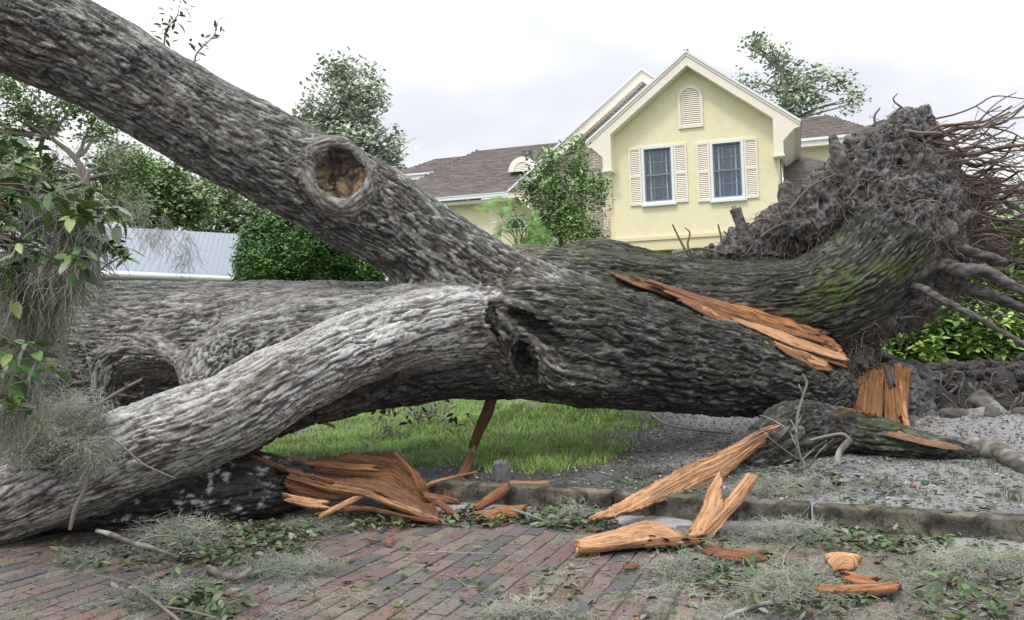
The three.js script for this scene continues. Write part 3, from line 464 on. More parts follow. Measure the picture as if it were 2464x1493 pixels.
const scaleUV = (g, s) => { const a = g.attributes.uv; for (let i = 0; i < a.count; i++) a.setXY(i, a.getX(i) * s, a.getY(i) * s); return g; };
function quadGeo(a, b, c, d) { const g = new THREE.BufferGeometry(); g.setAttribute('position', new THREE.Float32BufferAttribute([...a, ...b, ...c, ...d], 3)); g.setAttribute('uv', new THREE.Float32BufferAttribute([0, 0, 1, 0, 1, 1, 0, 1], 2)); g.setIndex([0, 1, 2, 0, 2, 3]); g.computeVertexNormals(); return g; }
const SHINGLE = new THREE.MeshStandardMaterial({ color: col(1, 1, 1), roughness: 0.95 }), ROOFBED = mat(0.07, 0.055, 0.05, 0.95);
const tabGeo = (() => { const g = box(1, 1, 1, 0, 0.5, 0); const p = g.attributes.position; for (let i = 0; i < p.count; i++) if (p.getZ(i) < 0) p.setY(i, p.getY(i) * 0.25); g.computeVertexNormals(); return g; })();
function shingles(poly, parent, ox = 0) { // poly: corners in 3D, first edge along the eave (left to right), convex
  const P = poly.map((p) => V(...p)), U = P[1].clone().sub(P[0]).normalize(), N = U.clone().cross(P[P.length - 1].clone().sub(P[0])).normalize(), S = N.clone().cross(U).normalize();
  const bed = new THREE.BufferGeometry(); bed.setAttribute('position', new THREE.Float32BufferAttribute(P.flatMap((p) => [p.x, p.y, p.z]), 3)); bed.setIndex(Array.from({ length: P.length - 2 }, (_, i) => [0, i + 1, i + 2]).flat()); bed.computeVertexNormals();
  const roof = part('roof', bed, ROOFBED, parent);
  const q = P.map((p) => [p.clone().sub(P[0]).dot(U), p.clone().sub(P[0]).dot(S)]), inside = (x, y) => q.every((a, i) => { const b = q[(i + 1) % q.length]; return (b[0] - a[0]) * (y - a[1]) - (b[1] - a[1]) * (x - a[0]) >= -0.02; });
  const xs = q.map((a) => a[0]), ys = q.map((a) => a[1]), rot = new THREE.Quaternion().setFromRotationMatrix(new THREE.Matrix4().makeBasis(U, N, S.clone().negate())), list = [];
  for (let y = 0, r = 0; y < Math.max(...ys); y += 0.14, r++) for (let x = Math.min(...xs) - rnd() * 0.3; x < Math.max(...xs);) {
    const w = pick([0.15, 0.22, 0.3, 0.34]); const cy = y + 0.07; let a = x, b = x + w; x += w; for (let e = 0; e < q.length; e++) { const [ax, ay] = q[e], [bx, by] = q[(e + 1) % q.length]; if (Math.abs(by - ay) < 1e-6) continue; const ix = ax + (bx - ax) * (cy - ay) / (by - ay); if (by > ay) b = Math.min(b, ix); else a = Math.max(a, ix); } const cx = (a + b) / 2, ww = b - a; if (ww < 0.03 || !inside(cx, cy)) continue;
    const t = rr(0.75, 1.2), warm = rr(-0.06, 0.06); list.push({ m: pose(P[0].clone().addScaledVector(U, cx).addScaledVector(S, cy).addScaledVector(N, 0.004), rot, V(ww - 0.006, 0.016 * rr(0.7, 1.3), 0.145)), c: col(0.13 * t * (1 + warm), 0.107 * t, 0.098 * t * (1 - warm)) });
  }
  if (list.length) copies('shingle', tabGeo, SHINGLE, list, roof);
  return roof;
}
{
  reseed(31);
  const house = thing('yellow_house', 'yellow stucco house with front gable and brown shingle roofs behind the fallen trunk', 'house', V(4.754, 0, -21.984)); house.rotation.y = -Math.PI / 10;
  const PX = -0.1, PY = 7.33, EY = 5.72, W0 = -2.12, W1 = 1.97, slope = 0.765;
  const wTop = (x) => PY - Math.abs(x - PX) * slope;
  const wins = [[-1.37, -0.55, 3.93, 5.41], [0.34, 1.16, 3.9, 5.38]];
  part('wall', prism([[W0, 3.06], [W1, 3.06], [W1, wTop(W1)], [PX, PY], [W0, wTop(W0)]], -0.2, 0, wins.map((w) => rect(w[0] + 0.03, w[2] + 0.03, w[1] - 0.03, w[3] - 0.03))), STUCCO, house);
  part('wall', scaleUV(prism([[-6, 3.06], [-0.2, 3.06], [-0.2, 5.7], [-6, 5.75]], 0, 0.15).rotateY(-Math.PI / 2).translate(W1, 0, 0), 0.6), STUCCO, house);
  part('wall', scaleUV(prism([[0.2, 3.06], [6, 3.06], [6, 5.75], [0.2, 5.7]], 0, 0.15).rotateY(-Math.PI / 2).translate(W0 + 0.0, 0, -6.2).rotateY(0), 0.6), STUCCO, house);
  part('wall', scaleUV(prism(rect(-1.9, -0.6, 1.8, 2.76), -0.75, -0.55), 0.6), mat(0.5, 0.43, 0.14, 0.95), house).userData.label = 'lower wall set back under the floor band';
  part('floor_band', merge([prism(rect(W0 - 0.02, 2.76, W1 + 0.02, 3.055), -0.5, 0.05), prism(rect(W0 - 0.03, 3.02, W1 + 0.03, 3.1), 0.051, 0.085)]), mat(0.76, 0.68, 0.46, 0.8), house);
  // rakes: two layered boards on each slope, with the boxed eave returns
  const L = 2.6, tip = PY + 0.27 - L * slope;
  for (const s of [-1, 1]) {
    const X = (d) => PX + s * d, band = (top, bot, z0, z1, d1) => { const o = [[X(0), PY + top], [X(d1), PY + top - d1 * slope], [X(d1), PY + bot - d1 * slope], [X(0), PY + bot]]; return prism(s > 0 ? o : o.reverse(), z0, z1); };
    part('rake_board', band(0.235, -0.07, 0.02, 0.36, L - 0.62), W_TRIM, house);
    part('drip_edge', band(0.3, 0.238, -5.8, 0.41, L + 0.02), W_WHITE, house);
    part('gutter_cap', band(0.236, 0.17, 0.361, 0.385, L), W_TRIM, house);
    const yt = (d) => PY + 0.235 - d * slope, ret = [[X(L - 0.62), yt(L - 0.62)], [X(L), yt(L)], [X(L), yt(L) - 0.1], [X(L - 0.14), yt(L) - 0.14], [X(L - 0.4), yt(L) - 0.4], [X(L - 0.4), yt(L) - 0.72], [X(L - 0.62), yt(L) - 0.72]];
    part('eave_return', prism(s > 0 ? ret.reverse() : ret, 0.0, 0.362), W_TRIM, house);
    part('bracket_foot', box(0.27, 0.05, 0.4, X(L - 0.51), yt(L) - 0.745, 0.18), W_TRIM, house);
    const sof = [[X(L), yt(L) - 0.1], [X(L - 0.14), yt(L) - 0.14], [X(L - 0.4), yt(L) - 0.4], [X(L - 0.5), yt(L) - 0.4], [X(L - 0.5), yt(L - 0.5) - 0.05], [X(L), yt(L)]];
    part('soffit', prism(s > 0 ? sof.reverse() : sof, -6, -0.002), W_TRIM, house);
    const e = [X(L + 0.02), yt(L) + 0.035], r0 = [X(0), PY + 0.275];
    shingles(s > 0 ? [[e[0], e[1], 0.4], [e[0], e[1], -6], [r0[0], r0[1], -6], [r0[0], r0[1], 0.4]] : [[e[0], e[1], -6], [e[0], e[1], 0.4], [r0[0], r0[1], 0.4], [r0[0], r0[1], -6]], house);
  }
  // windows, shutters and the arched louvre
  const louvres = (x0, x1, y0, y1, z, pitch) => { const a = []; for (let y = y0 + pitch / 2; y < y1; y += pitch) { const g = new THREE.BoxGeometry(x1 - x0, pitch * 0.92, 0.008); g.rotateX(-0.55); a.push(g.translate((x0 + x1) / 2, y, z)); } return merge(a); };
  for (const w of wins) {
    const [x0, x1, y0, y1] = w, t = 0.07, win = part('window', prism(rect(x0, y0, x1, y1), -0.05, 0.045, [rect(x0 + t, y0 + t, x1 - t, y1 - t)]), W_WHITE, house);
    const a = x0 + t, b = x1 - t, c = y0 + t, d = y1 - t, m = (c + d) / 2, f = 0.035;
    part('frame', prism(rect(a, c, b, d), -0.07, 0.0, [rect(a + f, c + f, b - f, m - f * 0.6), rect(a + f, m + f * 0.6, b - f, d - f)]), W_GREY, win);
    part('sill', box(x1 - x0 + 0.06, 0.05, 0.09, (x0 + x1) / 2, y0 - 0.02, 0.045), W_WHITE, win);
    const bars = []; for (const k of [1, 2]) bars.push(box(0.016, d - c - 2 * f, 0.016, lerp(a + f, b - f, k / 3), m, -0.03)); for (const y of [lerp(c + f, m - f * 0.6, 0.5), lerp(m + f * 0.6, d - f, 0.5)]) bars.push(box(b - a - 2 * f, 0.016, 0.0165, (a + b) / 2, y, -0.0305));
    part('glazing_bar', merge(bars), W_GREY, win);
    part('pane', box(b - a - 0.02, d - c - 0.02, 0.004, (a + b) / 2, m, -0.052), GLASS, win);
    const bl = []; for (let y = c + 0.03; y < d; y += 0.05) { const g = new THREE.BoxGeometry(b - a - 0.02, 0.046, 0.003); g.rotateX(0.75); bl.push(g.translate((a + b) / 2, y, -0.14)); }
    part('blind', merge(bl), mat(0.42, 0.45, 0.5, 0.8), win); part('tape', merge([box(0.035, d - c, 0.004, lerp(a, b, 0.2), m, -0.115), box(0.035, d - c, 0.004, lerp(a, b, 0.8), m, -0.115)]), mat(0.6, 0.63, 0.68, 0.8), win);
    part('room', merge([box(b - a + 0.3, d - c + 0.3, 0.02, (a + b) / 2, m, -0.5)]), mat(0.03, 0.03, 0.035, 0.95), win);
    for (const s of [-1, 1]) {
      const sx0 = s < 0 ? x0 - 0.325 : x1 + 0.008, sx1 = sx0 + 0.315, mid = y0 + (y1 - y0) * 0.5, e = 0.045;
      const sh = part('shutter', prism(rect(sx0, y0, sx1, y1), 0.001, 0.045, [rect(sx0 + e, y0 + 0.06, sx1 - e, mid - 0.03), rect(sx0 + e, mid + 0.03, sx1 - e, y1 - 0.06)]), W_TRIM, house);
      const lv = part('louvre', merge([louvres(sx0 + e, sx1 - e, y0 + 0.06, mid - 0.03, 0.02, 0.047), louvres(sx0 + e, sx1 - e, mid + 0.03, y1 - 0.06, 0.02, 0.047)]), W_TRIM, sh); lv.userData.kind = 'stuff';
    }
  }
  { const arch = (x0, x1, y0, y1, n = 14) => { const r = (x1 - x0) / 2, o = [[x0, y0], [x1, y0]]; for (let i = 0; i <= n; i++) { const a = i / n * Math.PI; o.push([(x0 + x1) / 2 + r * Math.cos(a), y1 - r + r * Math.sin(a)]); } return o; };
    const v = part('gable_vent', prism(arch(-0.4, 0.22, 5.77, 6.83), 0.001, 0.05, [arch(-0.33, 0.15, 5.85, 6.76)]), W_TRIM, house), a = [];
    for (let y = 5.87; y < 6.75; y += 0.05) { const r = 0.24, yc = 6.76 - r, w = y < yc ? r : Math.sqrt(Math.max(0, r * r - (y - yc) ** 2)); if (w < 0.03) continue; const g = new THREE.BoxGeometry(2 * w, 0.05, 0.008); g.rotateX(-0.55); a.push(g.translate(-0.09, y, 0.022)); }
    part('louvre', merge(a), W_TRIM, v).userData.kind = 'stuff'; }
  // the painted brick gable set back on the left
  const BX = -1.62, BY = 7.72, bs = 0.765, BZ = -2.5, MORTAR = mat(0.34, 0.31, 0.27, 0.95), BRICK = new THREE.MeshStandardMaterial({ color: col(1, 1, 1), roughness: 0.9 });
  const bw = part('brick_wall', prism([[-5.05, -0.5], [2, -0.5], [2, BY - (2 - BX) * bs], [BX, BY], [-5.05, BY - (BX + 5.05) * bs]], BZ - 0.2, BZ), MORTAR, house), bl = [];
  for (let y = 2.4, r = 0; y < BY; y += 0.075, r++) for (let x = -5.05 + (r & 1) * 0.11; x < 0.5; x += 0.22) { if (y + 0.07 > BY - Math.abs(x + 0.1 - BX) * bs || (x > -2 && y < 5)) continue; const t = rr(0.82, 1.1); bl.push({ m: pose(V(x + 0.1, y + 0.033, BZ + 0.004), quat(0, 0, 0), V(0.205, 0.062, 0.02)), c: col(0.5 * t, 0.455 * t, 0.385 * t) }); }
  copies('brick', new THREE.BoxGeometry(1, 1, 1), BRICK, bl, bw);
  for (const s of [-1, 1]) { const d1 = s < 0 ? 4.05 : 3.5, X = (d) => BX + s * d, band = (top, bot, z0, z1) => { const o = [[X(0), BY + top], [X(d1), BY + top - d1 * bs], [X(d1), BY + bot - d1 * bs], [X(0), BY + bot]]; return prism(s > 0 ? o : o.reverse(), z0, z1); };
    part('rake_board', band(0.24, -0.06, BZ + 0.02, BZ + 0.34), W_TRIM, house); part('drip_edge', band(0.31, 0.243, BZ - 4, BZ + 0.4), W_WHITE, house);
    const e = [X(d1), BY + 0.285 - d1 * bs], r0 = [X(0), BY + 0.285];
    shingles(s > 0 ? [[e[0], e[1], BZ + 0.38], [e[0], e[1], -10], [r0[0], r0[1], -10], [r0[0], r0[1], BZ + 0.38]] : [[e[0], e[1], -10], [e[0], e[1], BZ + 0.38], [r0[0], r0[1], BZ + 0.38], [r0[0], r0[1], -10]], house); }
  part('eave_return', prism([[-5.66, 4.93], [-5.05, 4.35], [-5.05, 5.0], [-5.66, 4.99]], BZ - 0.02, BZ + 0.34), W_TRIM, house);
  { const sh = part('shutter', prism(rect(-2.92, 3.6, -2.64, 4.85), BZ + 0.02, BZ + 0.06, [rect(-2.88, 3.66, -2.68, 4.18), rect(-2.88, 4.24, -2.68, 4.79)]), W_TRIM, house); part('louvre', merge([louvres(-2.88, -2.68, 3.66, 4.18, BZ + 0.035, 0.047), louvres(-2.88, -2.68, 4.24, 4.79, BZ + 0.035, 0.047)]), W_TRIM, sh).userData.kind = 'stuff'; }
  { const bars = []; for (let k = 0; k < 7; k++) { const z = -0.15 - k * 0.11; bars.push(tube([V(W0 - 0.03, 4.35, z), V(W0 - 0.09, 3.95, z), V(W0 - 0.24, 3.45, z), V(W0 - 0.3, 3.25, z), V(W0 - 0.2, 3.1, z), V(W0 - 0.03, 3.05, z)], [0.009, 0.009, 0.009, 0.009, 0.009, 0.009], 5, 4)); } for (const y of [4.3, 3.6]) bars.push(tube([V(W0 - (y < 4 ? 0.2 : 0.05), y, -0.1), V(W0 - (y < 4 ? 0.2 : 0.05), y, -0.86)], [0.009, 0.009], 5, 2)); part('window_grille', merge(bars), mat(0.6, 0.52, 0.42, 0.6), house); }
  // the left wing
  part('wall', scaleUV(prism(rect(-10.3, -0.5, -5.0, 4.8), -3.55, -3.35, []), 0.6), STUCCO, house);
  part('gutter', merge([box(5.1, 0.1, 0.14, -8.05, 4.93, -2.93), box(5.1, 0.03, 0.17, -8.05, 4.99, -2.93)]), W_WHITE, house); part('soffit', box(5.1, 0.09, 0.5, -8.05, 4.8, -3.24), W_TRIM, house);
  shingles([[-10.6, 4.97, -2.9], [-4.3, 4.97, -2.9], [-4.3, 7.36, -8], [-8.74, 7.36, -8]], house);
  shingles([[-10.6, 4.97, -13], [-10.6, 4.97, -2.9], [-8.74, 7.36, -8], [-8.74, 7.36, -9]], house);
  shingles([[-12.6, 6.6, -7.6], [-8.6, 6.6, -7.6], [-9.2, 7.38, -9], [-10.9, 7.38, -9]], house);
  part('fascia', box(3.4, 0.16, 0.1, -10.9, 6.52, -7.62), W_TRIM, house); part('gutter', box(3.5, 0.07, 0.12, -10.9, 6.63, -7.58), W_WHITE, house);
  part('wall', box(3.2, 3, 0.2, -10.7, 5, -7.95), STUCCO, house);
  { // half-round roof vent
    const half = (r, z0, z1, ri) => { const o = []; for (let i = 0; i <= 18; i++) { const a = i / 18 * Math.PI; o.push([r * Math.cos(a), r * Math.sin(a)]); } if (ri) for (let i = 18; i >= 0; i--) { const a = i / 18 * Math.PI; o.push([ri * Math.cos(a), ri * Math.sin(a)]); } return prism(o, z0, z1); };
    const v = part('roof_vent', half(0.46, -0.05, 0.02, 0.29).translate(-5.9, 5.84, -4.4), W_TRIM, house), a = []; for (let y = 0.03; y < 0.27; y += 0.05) { const w = Math.sqrt(0.29 * 0.29 - y * y); const g = new THREE.BoxGeometry(2 * w, 0.05, 0.008); g.rotateX(-0.55); a.push(g.translate(-5.9, 5.84 + y, -4.41)); }
    part('louvre', merge([...a, half(0.3, -0.06, -0.05).translate(-5.9, 5.84, -4.4)]), W_TRIM, v).userData.kind = 'stuff'; part('hood', half(0.47, -1.0, -0.055, 0.44).translate(-5.9, 5.84, -4.4), mat(0.13, 0.135, 0.16, 0.5), v); }
  { // fan window with white tracery
    const cx = -5.85, cy = 3.92, z = -3.35, w = part('window', (() => { const o = []; for (let i = 0; i <= 20; i++) { const a = i / 20 * Math.PI; o.push([cx + 0.38 * Math.cos(a), cy + 0.38 * Math.sin(a)]); } for (let i = 20; i >= 0; i--) { const a = i / 20 * Math.PI; o.push([cx + 0.31 * Math.cos(a), cy + 0.31 * Math.sin(a)]); } return prism(o, z, z + 0.06); })(), W_WHITE, house);
    part('pane', (() => { const o = []; for (let i = 0; i <= 20; i++) { const a = i / 20 * Math.PI; o.push([cx + 0.32 * Math.cos(a), cy + 0.32 * Math.sin(a)]); } return prism(o, z + 0.004, z + 0.012); })(), mat(0.02, 0.022, 0.028, 0.08), w);
    const bars = [-0.5, 0.5].map((s) => { const P = []; for (let i = 0; i <= 6; i++) { const a = i / 6 * 1.15; P.push(V(cx + s * 0.62 - s * 0.62 * Math.cos(a) * 1.0 - s * 0.31 + (s > 0 ? 0 : 0), cy + 0.34 * Math.sin(a), z + 0.03)); } return tube(P, P.map(() => 0.014), 5, 2); });
    part('glazing_bar', merge([...bars, box(0.78, 0.04, 0.05, cx, cy - 0.02, z + 0.03)]), W_WHITE, w);
    const sh = part('shutter', (() => { const o = [[-6.66, 3.4], [-6.36, 3.4], [-6.36, 4.0]]; for (let i = 1; i <= 6; i++) { const a = i / 6 * Math.PI / 2; o.push([-6.66 + 0.3 * Math.cos(a), 4.0 + 0.3 * Math.sin(a)]); } return prism(o, z + 0.001, z + 0.04); })(), W_TRIM, house); part('louvre', louvres(-6.63, -6.41, 3.42, 4.15, z + 0.05, 0.047), W_TRIM, sh).userData.kind = 'stuff'; }
  // the right wing
  shingles([[2.3, 6.24, -5.8], [4.9, 6.24, -5.8], [3.45, 7.38, -8.2], [2.3, 7.38, -8.2]], house); shingles([[4.9, 6.24, -5.8], [4.9, 6.24, -11], [3.45, 7.38, -8.6], [3.45, 7.38, -8.2]], house);
  part('wall', box(2.4, 4.5, 0.2, 3.4, 3.9, -6.3), STUCCO, house); part('fascia', box(2.6, 0.16, 0.4, 3.6, 6.1, -5.96), W_TRIM, house); part('gutter', box(2.7, 0.08, 0.12, 3.6, 6.22, -5.76), W_WHITE, house);
  shingles([[2.05, 3.9, -0.6], [5.2, 3.9, -0.6], [2.5, 5.75, -5.5], [2.05, 5.75, -5.5]], house);
  part('wall', box(3.0, 4.2, 0.2, 3.6, 1.7, -1.2), STUCCO, house);
}
{ // the long low house with a white metal roof, far left
  const eL = at(-40, 639, 16.6), eR = at(568, 668, 24), rL = at(108, 537, 20.5), rR = at(584, 564, 27);
  const h = thing('metal_roofed_house', 'low house under a pale ribbed metal roof beyond the left limbs', 'house', V(eL.x, 0, eL.z)), o = h.position, sub = (p) => [p.x - o.x, p.y - o.y, p.z - o.z];
  const n = 34, bed = [], ribs = [];
  for (let i = 0; i < n; i++) { const f = (t) => [eL.clone().lerp(eR, t), rL.clone().lerp(rR, t)], [a, c] = f(i / n), [b, d] = f((i + 1) / n); bed.push(quadGeo(sub(a), sub(b), sub(d), sub(c))); ribs.push(tube([V(...sub(a)), V(...sub(c))], [0.012, 0.012], 5, 1)); }
  const roof = part('roof', merge(bed), mat(0.27, 0.295, 0.345, 0.6), h); const seamM = mat(0.27, 0.295, 0.345, 0.6); for (const g of ribs) part('roof_seam', g, seamM, roof);
  const w = eR.clone().sub(eL), wl = w.length(); w.normalize(); const inn = V(w.z, 0, -w.x).multiplyScalar(-1); if (inn.dot(rL.clone().sub(eL)) < 0) inn.negate();
  const dn = (p, y) => V(p.x + inn.x * 0.4, y, p.z + inn.z * 0.4), wa = dn(eL, -0.3), wb = dn(eR, -0.3), wc = dn(eR, eR.y - 0.1), wd = dn(eL, eL.y - 0.1);
  part('wall', merge([quadGeo(sub(wa), sub(wb), sub(wc), sub(wd)), quadGeo(sub(wb), sub(wb.clone().addScaledVector(inn, 5)), sub(rR.clone().setY(rR.y - 0.1)), sub(wc))]), mat(0.36, 0.35, 0.33, 0.9), h);
  part('fascia', tube([V(...sub(eL)).setY(eL.y - 0.07), V(...sub(eR)).setY(eR.y - 0.07)], [0.09, 0.09], 4, 1), mat(0.72, 0.74, 0.78, 0.5), h);
}

// ---------------------------------------------------------------- trees, shrubs, ferns
function leafBlade(l, w, fold = 0.25, droop = 0.15) { // a folded, pointed leaf along +z, 8 triangles
  const P = [], I = [], rows = [[0, 0.06], [0.25, 0.8], [0.55, 1], [0.82, 0.6], [1, 0.02]];
  for (const [t, k] of rows) { const y = -droop * l * t * t; P.push(-k * w / 2, y + fold * w * k * 0.5, t * l, 0, y, t * l, k * w / 2, y + fold * w * k * 0.5, t * l); }
  for (let r = 0; r < rows.length - 1; r++) for (let s = 0; s < 2; s++) { const a = r * 3 + s; I.push(a, a + 3, a + 1, a + 1, a + 3, a + 4); }
  const g = new THREE.BufferGeometry(); g.setAttribute('position', new THREE.Float32BufferAttribute(P, 3)); g.setIndex(I); g.computeVertexNormals(); return g;
}
function leafLow(l, w) { const g = new THREE.BufferGeometry(); g.setAttribute('position', new THREE.Float32BufferAttribute([0, 0, 0, -w / 2, w * 0.18, l * 0.5, w / 2, w * 0.18, l * 0.5, 0, -l * 0.08, l], 3)); g.setIndex([0, 1, 2, 1, 3, 2]); g.computeVertexNormals(); return g; }
function spray(n, l, w, spread, low = true) { // a twig end with n leaves
  const gs = []; for (let i = 0; i < n; i++) { const g = low ? leafLow(l * rr(0.7, 1.2), w * rr(0.8, 1.2)) : leafBlade(l * rr(0.7, 1.2), w * rr(0.8, 1.2)); g.rotateX(rr(-0.9, 0.5)); g.rotateZ(rr(-0.8, 0.8)); g.rotateY(rr(0, 6.283)); gs.push(g.translate(rr(-1, 1) * spread, rr(-1, 1) * spread, rr(-1, 1) * spread)); } return merge(gs);
}
const leafMat = (r, g, b, rough = 0.6) => new THREE.MeshPhysicalMaterial({ color: col(r, g, b), roughness: rough, side: THREE.DoubleSide, transmission: 0.25, thickness: 0 });
const WHITE_LEAF = new THREE.MeshPhysicalMaterial({ color: col(1, 1, 1), roughness: 0.65, side: THREE.DoubleSide });
const BARKY = mat(0.16, 0.14, 0.12, 0.95, { bumpMap: grit, bumpScale: 0.01 }), PALEBARK = mat(0.3, 0.29, 0.26, 0.95);
// blobs: [center, rx, ry, rz, number of sprays]; leaves gather in clumps inside each blob
function foliage(name, blobs, o, parent) {
  const list = [], sprays = o.geo; const up = V(0, 1, 0);
  for (const [c, rx, ry, rz, n] of blobs) for (let k = 0; k < n;) {
    const u = rr(-1, 1), a = rr(0, 6.283), s = Math.sqrt(1 - u * u), r = Math.pow(rnd(), o.shell ?? 0.5), cc = V(c.x + rx * r * s * Math.cos(a), c.y + ry * r * u, c.z + rz * r * s * Math.sin(a));
    if (o.gap && fbm(cc.x * o.gap, cc.y * o.gap, cc.z * o.gap, 2) < (o.cut ?? -0.15)) { k += 0.34; continue; }
    const m = Math.ceil(rr(2, 6)), tone = rr(0.7, 1.25);
    for (let q = 0; q < m; q++, k++) { const p = cc.clone().add(V(rr(-1, 1), rr(-1, 1), rr(-1, 1)).multiplyScalar(o.clump)), t = tone * rr(0.75, 1.25), b = pick(o.cols); list.push({ m: pose(p, quat(rr(-0.5, 0.5), rr(0, 6.283), rr(-0.5, 0.5)), rr(0.7, 1.3)), c: col(b[0] * t, b[1] * t, b[2] * t) }); }
  }
  const per = Math.ceil(list.length / sprays.length); sprays.forEach((g, i) => { const l = list.slice(i * per, (i + 1) * per); if (l.length) copies(name, g, o.mat ?? WHITE_LEAF, l, parent); });
}
function branches(name, from, ends, r0, material, parent, sag = 0.1, sides = 6) { for (const e of ends) { const m = from.clone().lerp(e, rr(0.35, 0.6)); m.y += from.distanceTo(e) * rr(0.02, sag); m.x += rr(-0.15, 0.15) * from.distanceTo(e); part(name, tube([from, from.clone().lerp(m, 0.5).add(V(rr(-0.05, 0.05), 0, rr(-0.05, 0.05))), m, e], [r0, r0 * 0.8, r0 * 0.55, r0 * 0.12], sides, 3), material, parent); } }
function tree(name, label, category, spec) { // spec in pixels and depth
  const d = spec.depth, pts = spec.trunk.map((p) => at(p[0], p[1], p[2] ?? d)); const base = pts[0].clone(); base.y = 0.05;
  const t = thing(name, label, category, base, spec.group), off = (p) => p.clone().sub(base);
  part('trunk', tube([V(0, -0.1, 0), ...pts.map(off)], [spec.r * 1.2, ...pts.map((_, i) => spec.r * lerp(1, 0.3, i / (pts.length - 1 || 1)))], 8, 3, spec.r * 0.12), spec.bark ?? BARKY, t);
  const blobs = spec.blobs.map((b) => [off(at(b[0], b[1], b[2])), b[3] / FOCAL * b[2], b[4] / FOCAL * b[2], (b[6] ?? b[3]) / FOCAL * b[2], b[5]]);
  const tops = pts.map(off);
  for (const b of blobs) { const f = tops.reduce((a, p) => p.y < b[0].y && p.distanceTo(b[0]) < a.distanceTo(b[0]) ? p : a, tops[0]); for (let k = 0; k < (spec.limbs ?? 2); k++) branches('limb', f, [b[0].clone().add(V(rr(-1, 1) * b[1], rr(-0.6, 0.9) * b[2], rr(-1, 1) * b[3]).multiplyScalar(0.75))], spec.r * rr(0.25, 0.45), spec.bark ?? BARKY, t); }
  foliage('crown', blobs, spec.leaf, t); return t;
}
reseed(404);
const S = { fine: [0, 1].map(() => spray(7, 0.09, 0.04, 0.1)), mid: [0, 1].map(() => spray(8, 0.22, 0.1, 0.28)), far: [0, 1].map(() => spray(7, 0.3, 0.16, 0.35)), box: [0, 1].map(() => spray(9, 0.055, 0.026, 0.05)), broad: [0, 1, 2].map(() => spray(6, 0.12, 0.055, 0.09, false)), myrtle: [0, 1].map(() => spray(8, 0.1, 0.04, 0.13)) };
const GREYGREEN = [[0.42, 0.48, 0.37], [0.33, 0.41, 0.28], [0.52, 0.56, 0.47]], OAKGREEN = [[0.17, 0.27, 0.085], [0.22, 0.33, 0.12], [0.29, 0.37, 0.19], [0.11, 0.19, 0.055]], DARKGREEN = [[0.055, 0.135, 0.028], [0.075, 0.175, 0.038], [0.13, 0.25, 0.055], [0.035, 0.09, 0.022]], BRIGHT = [[0.2, 0.33, 0.065], [0.14, 0.25, 0.05], [0.28, 0.42, 0.1], [0.08, 0.16, 0.035]];
tree('tall_tree', 'tall oval grey-green tree on the skyline behind the leaning limb', 'tree', { depth: 45, r: 0.28, bark: PALEBARK, trunk: [[838, 560], [842, 420], [845, 300], [835, 200]], limbs: 4, leaf: { geo: S.far, cols: GREYGREEN, clump: 0.45, shell: 0.45, gap: 0.75, cut: 0.0 },
  blobs: [[830, 200, 45, 42, 58, 109], [868, 195, 45, 34, 48, 71], [790, 250, 45, 52, 70, 159], [880, 270, 45, 58, 70, 176], [765, 320, 45, 52, 60, 151], [850, 340, 45, 66, 70, 193], [920, 330, 45, 34, 60, 92], [940, 385, 45, 34, 40, 71], [745, 285, 45, 24, 30, 33], [800, 170, 45, 16, 24, 16], [960, 405, 45, 22, 16, 21], [840, 420, 45, 80, 40, 109]] });
tree('live_oak', 'airy oak with brown trunk hung with moss, behind the left limbs', 'tree', { depth: 15, r: 0.11, trunk: [[225, 640], [215, 520], [205, 430], [180, 380], [120, 330]], limbs: 3, leaf: { geo: S.fine, cols: OAKGREEN, clump: 0.16, shell: 0.5, gap: 1.4, cut: 0.02 },
  blobs: [[60, 270, 15, 90, 60, 252], [170, 250, 15, 70, 40, 180], [250, 320, 15.5, 60, 34, 144], [40, 400, 15, 80, 60, 228], [310, 400, 15.5, 56, 50, 192], [-80, 300, 15, 90, 90, 180], [130, 480, 15.5, 70, 50, 156], [300, 480, 16, 60, 40, 144], [30, 200, 15, 60, 30, 96]] });
tree('background_oak', 'green oak crown on the skyline left of the round shrub', 'tree', { depth: 38, r: 0.3, trunk: [[560, 650], [555, 520], [545, 470]], leaf: { geo: S.mid, cols: OAKGREEN.concat(GREYGREEN), clump: 0.4, shell: 0.4, gap: 0.7, cut: -0.35 }, blobs: [[540, 480, 38, 60, 40, 420], [600, 520, 38, 60, 50, 460], [480, 500, 38, 50, 50, 400], [560, 540, 38, 90, 50, 500], [655, 560, 38, 40, 44, 200]] });
tree('background_oak', 'broad green oak crown behind the metal-roofed house', 'tree', { depth: 34, r: 0.3, trunk: [[400, 640], [395, 520], [385, 450]], leaf: { geo: S.mid, cols: OAKGREEN.concat([[0.1, 0.14, 0.05]]), clump: 0.4, shell: 0.4, gap: 0.7, cut: -0.3 }, blobs: [[330, 440, 34, 60, 40, 420], [400, 460, 34, 60, 50, 460], [280, 420, 34, 56, 70, 400], [450, 500, 34, 60, 44, 380], [340, 510, 34, 90, 50, 460]] });
tree('background_oak', 'tree mass at the far left edge behind the leafy branch', 'tree', { depth: 30, r: 0.3, trunk: [[60, 640], [70, 520], [60, 420]], leaf: { geo: S.mid, cols: OAKGREEN, clump: 0.4, shell: 0.4, gap: 0.7, cut: -0.3 }, blobs: [[-40, 400, 30, 100, 80, 420], [60, 450, 30, 80, 70, 420], [150, 490, 30, 70, 60, 400], [-60, 520, 30, 120, 60, 400]] });
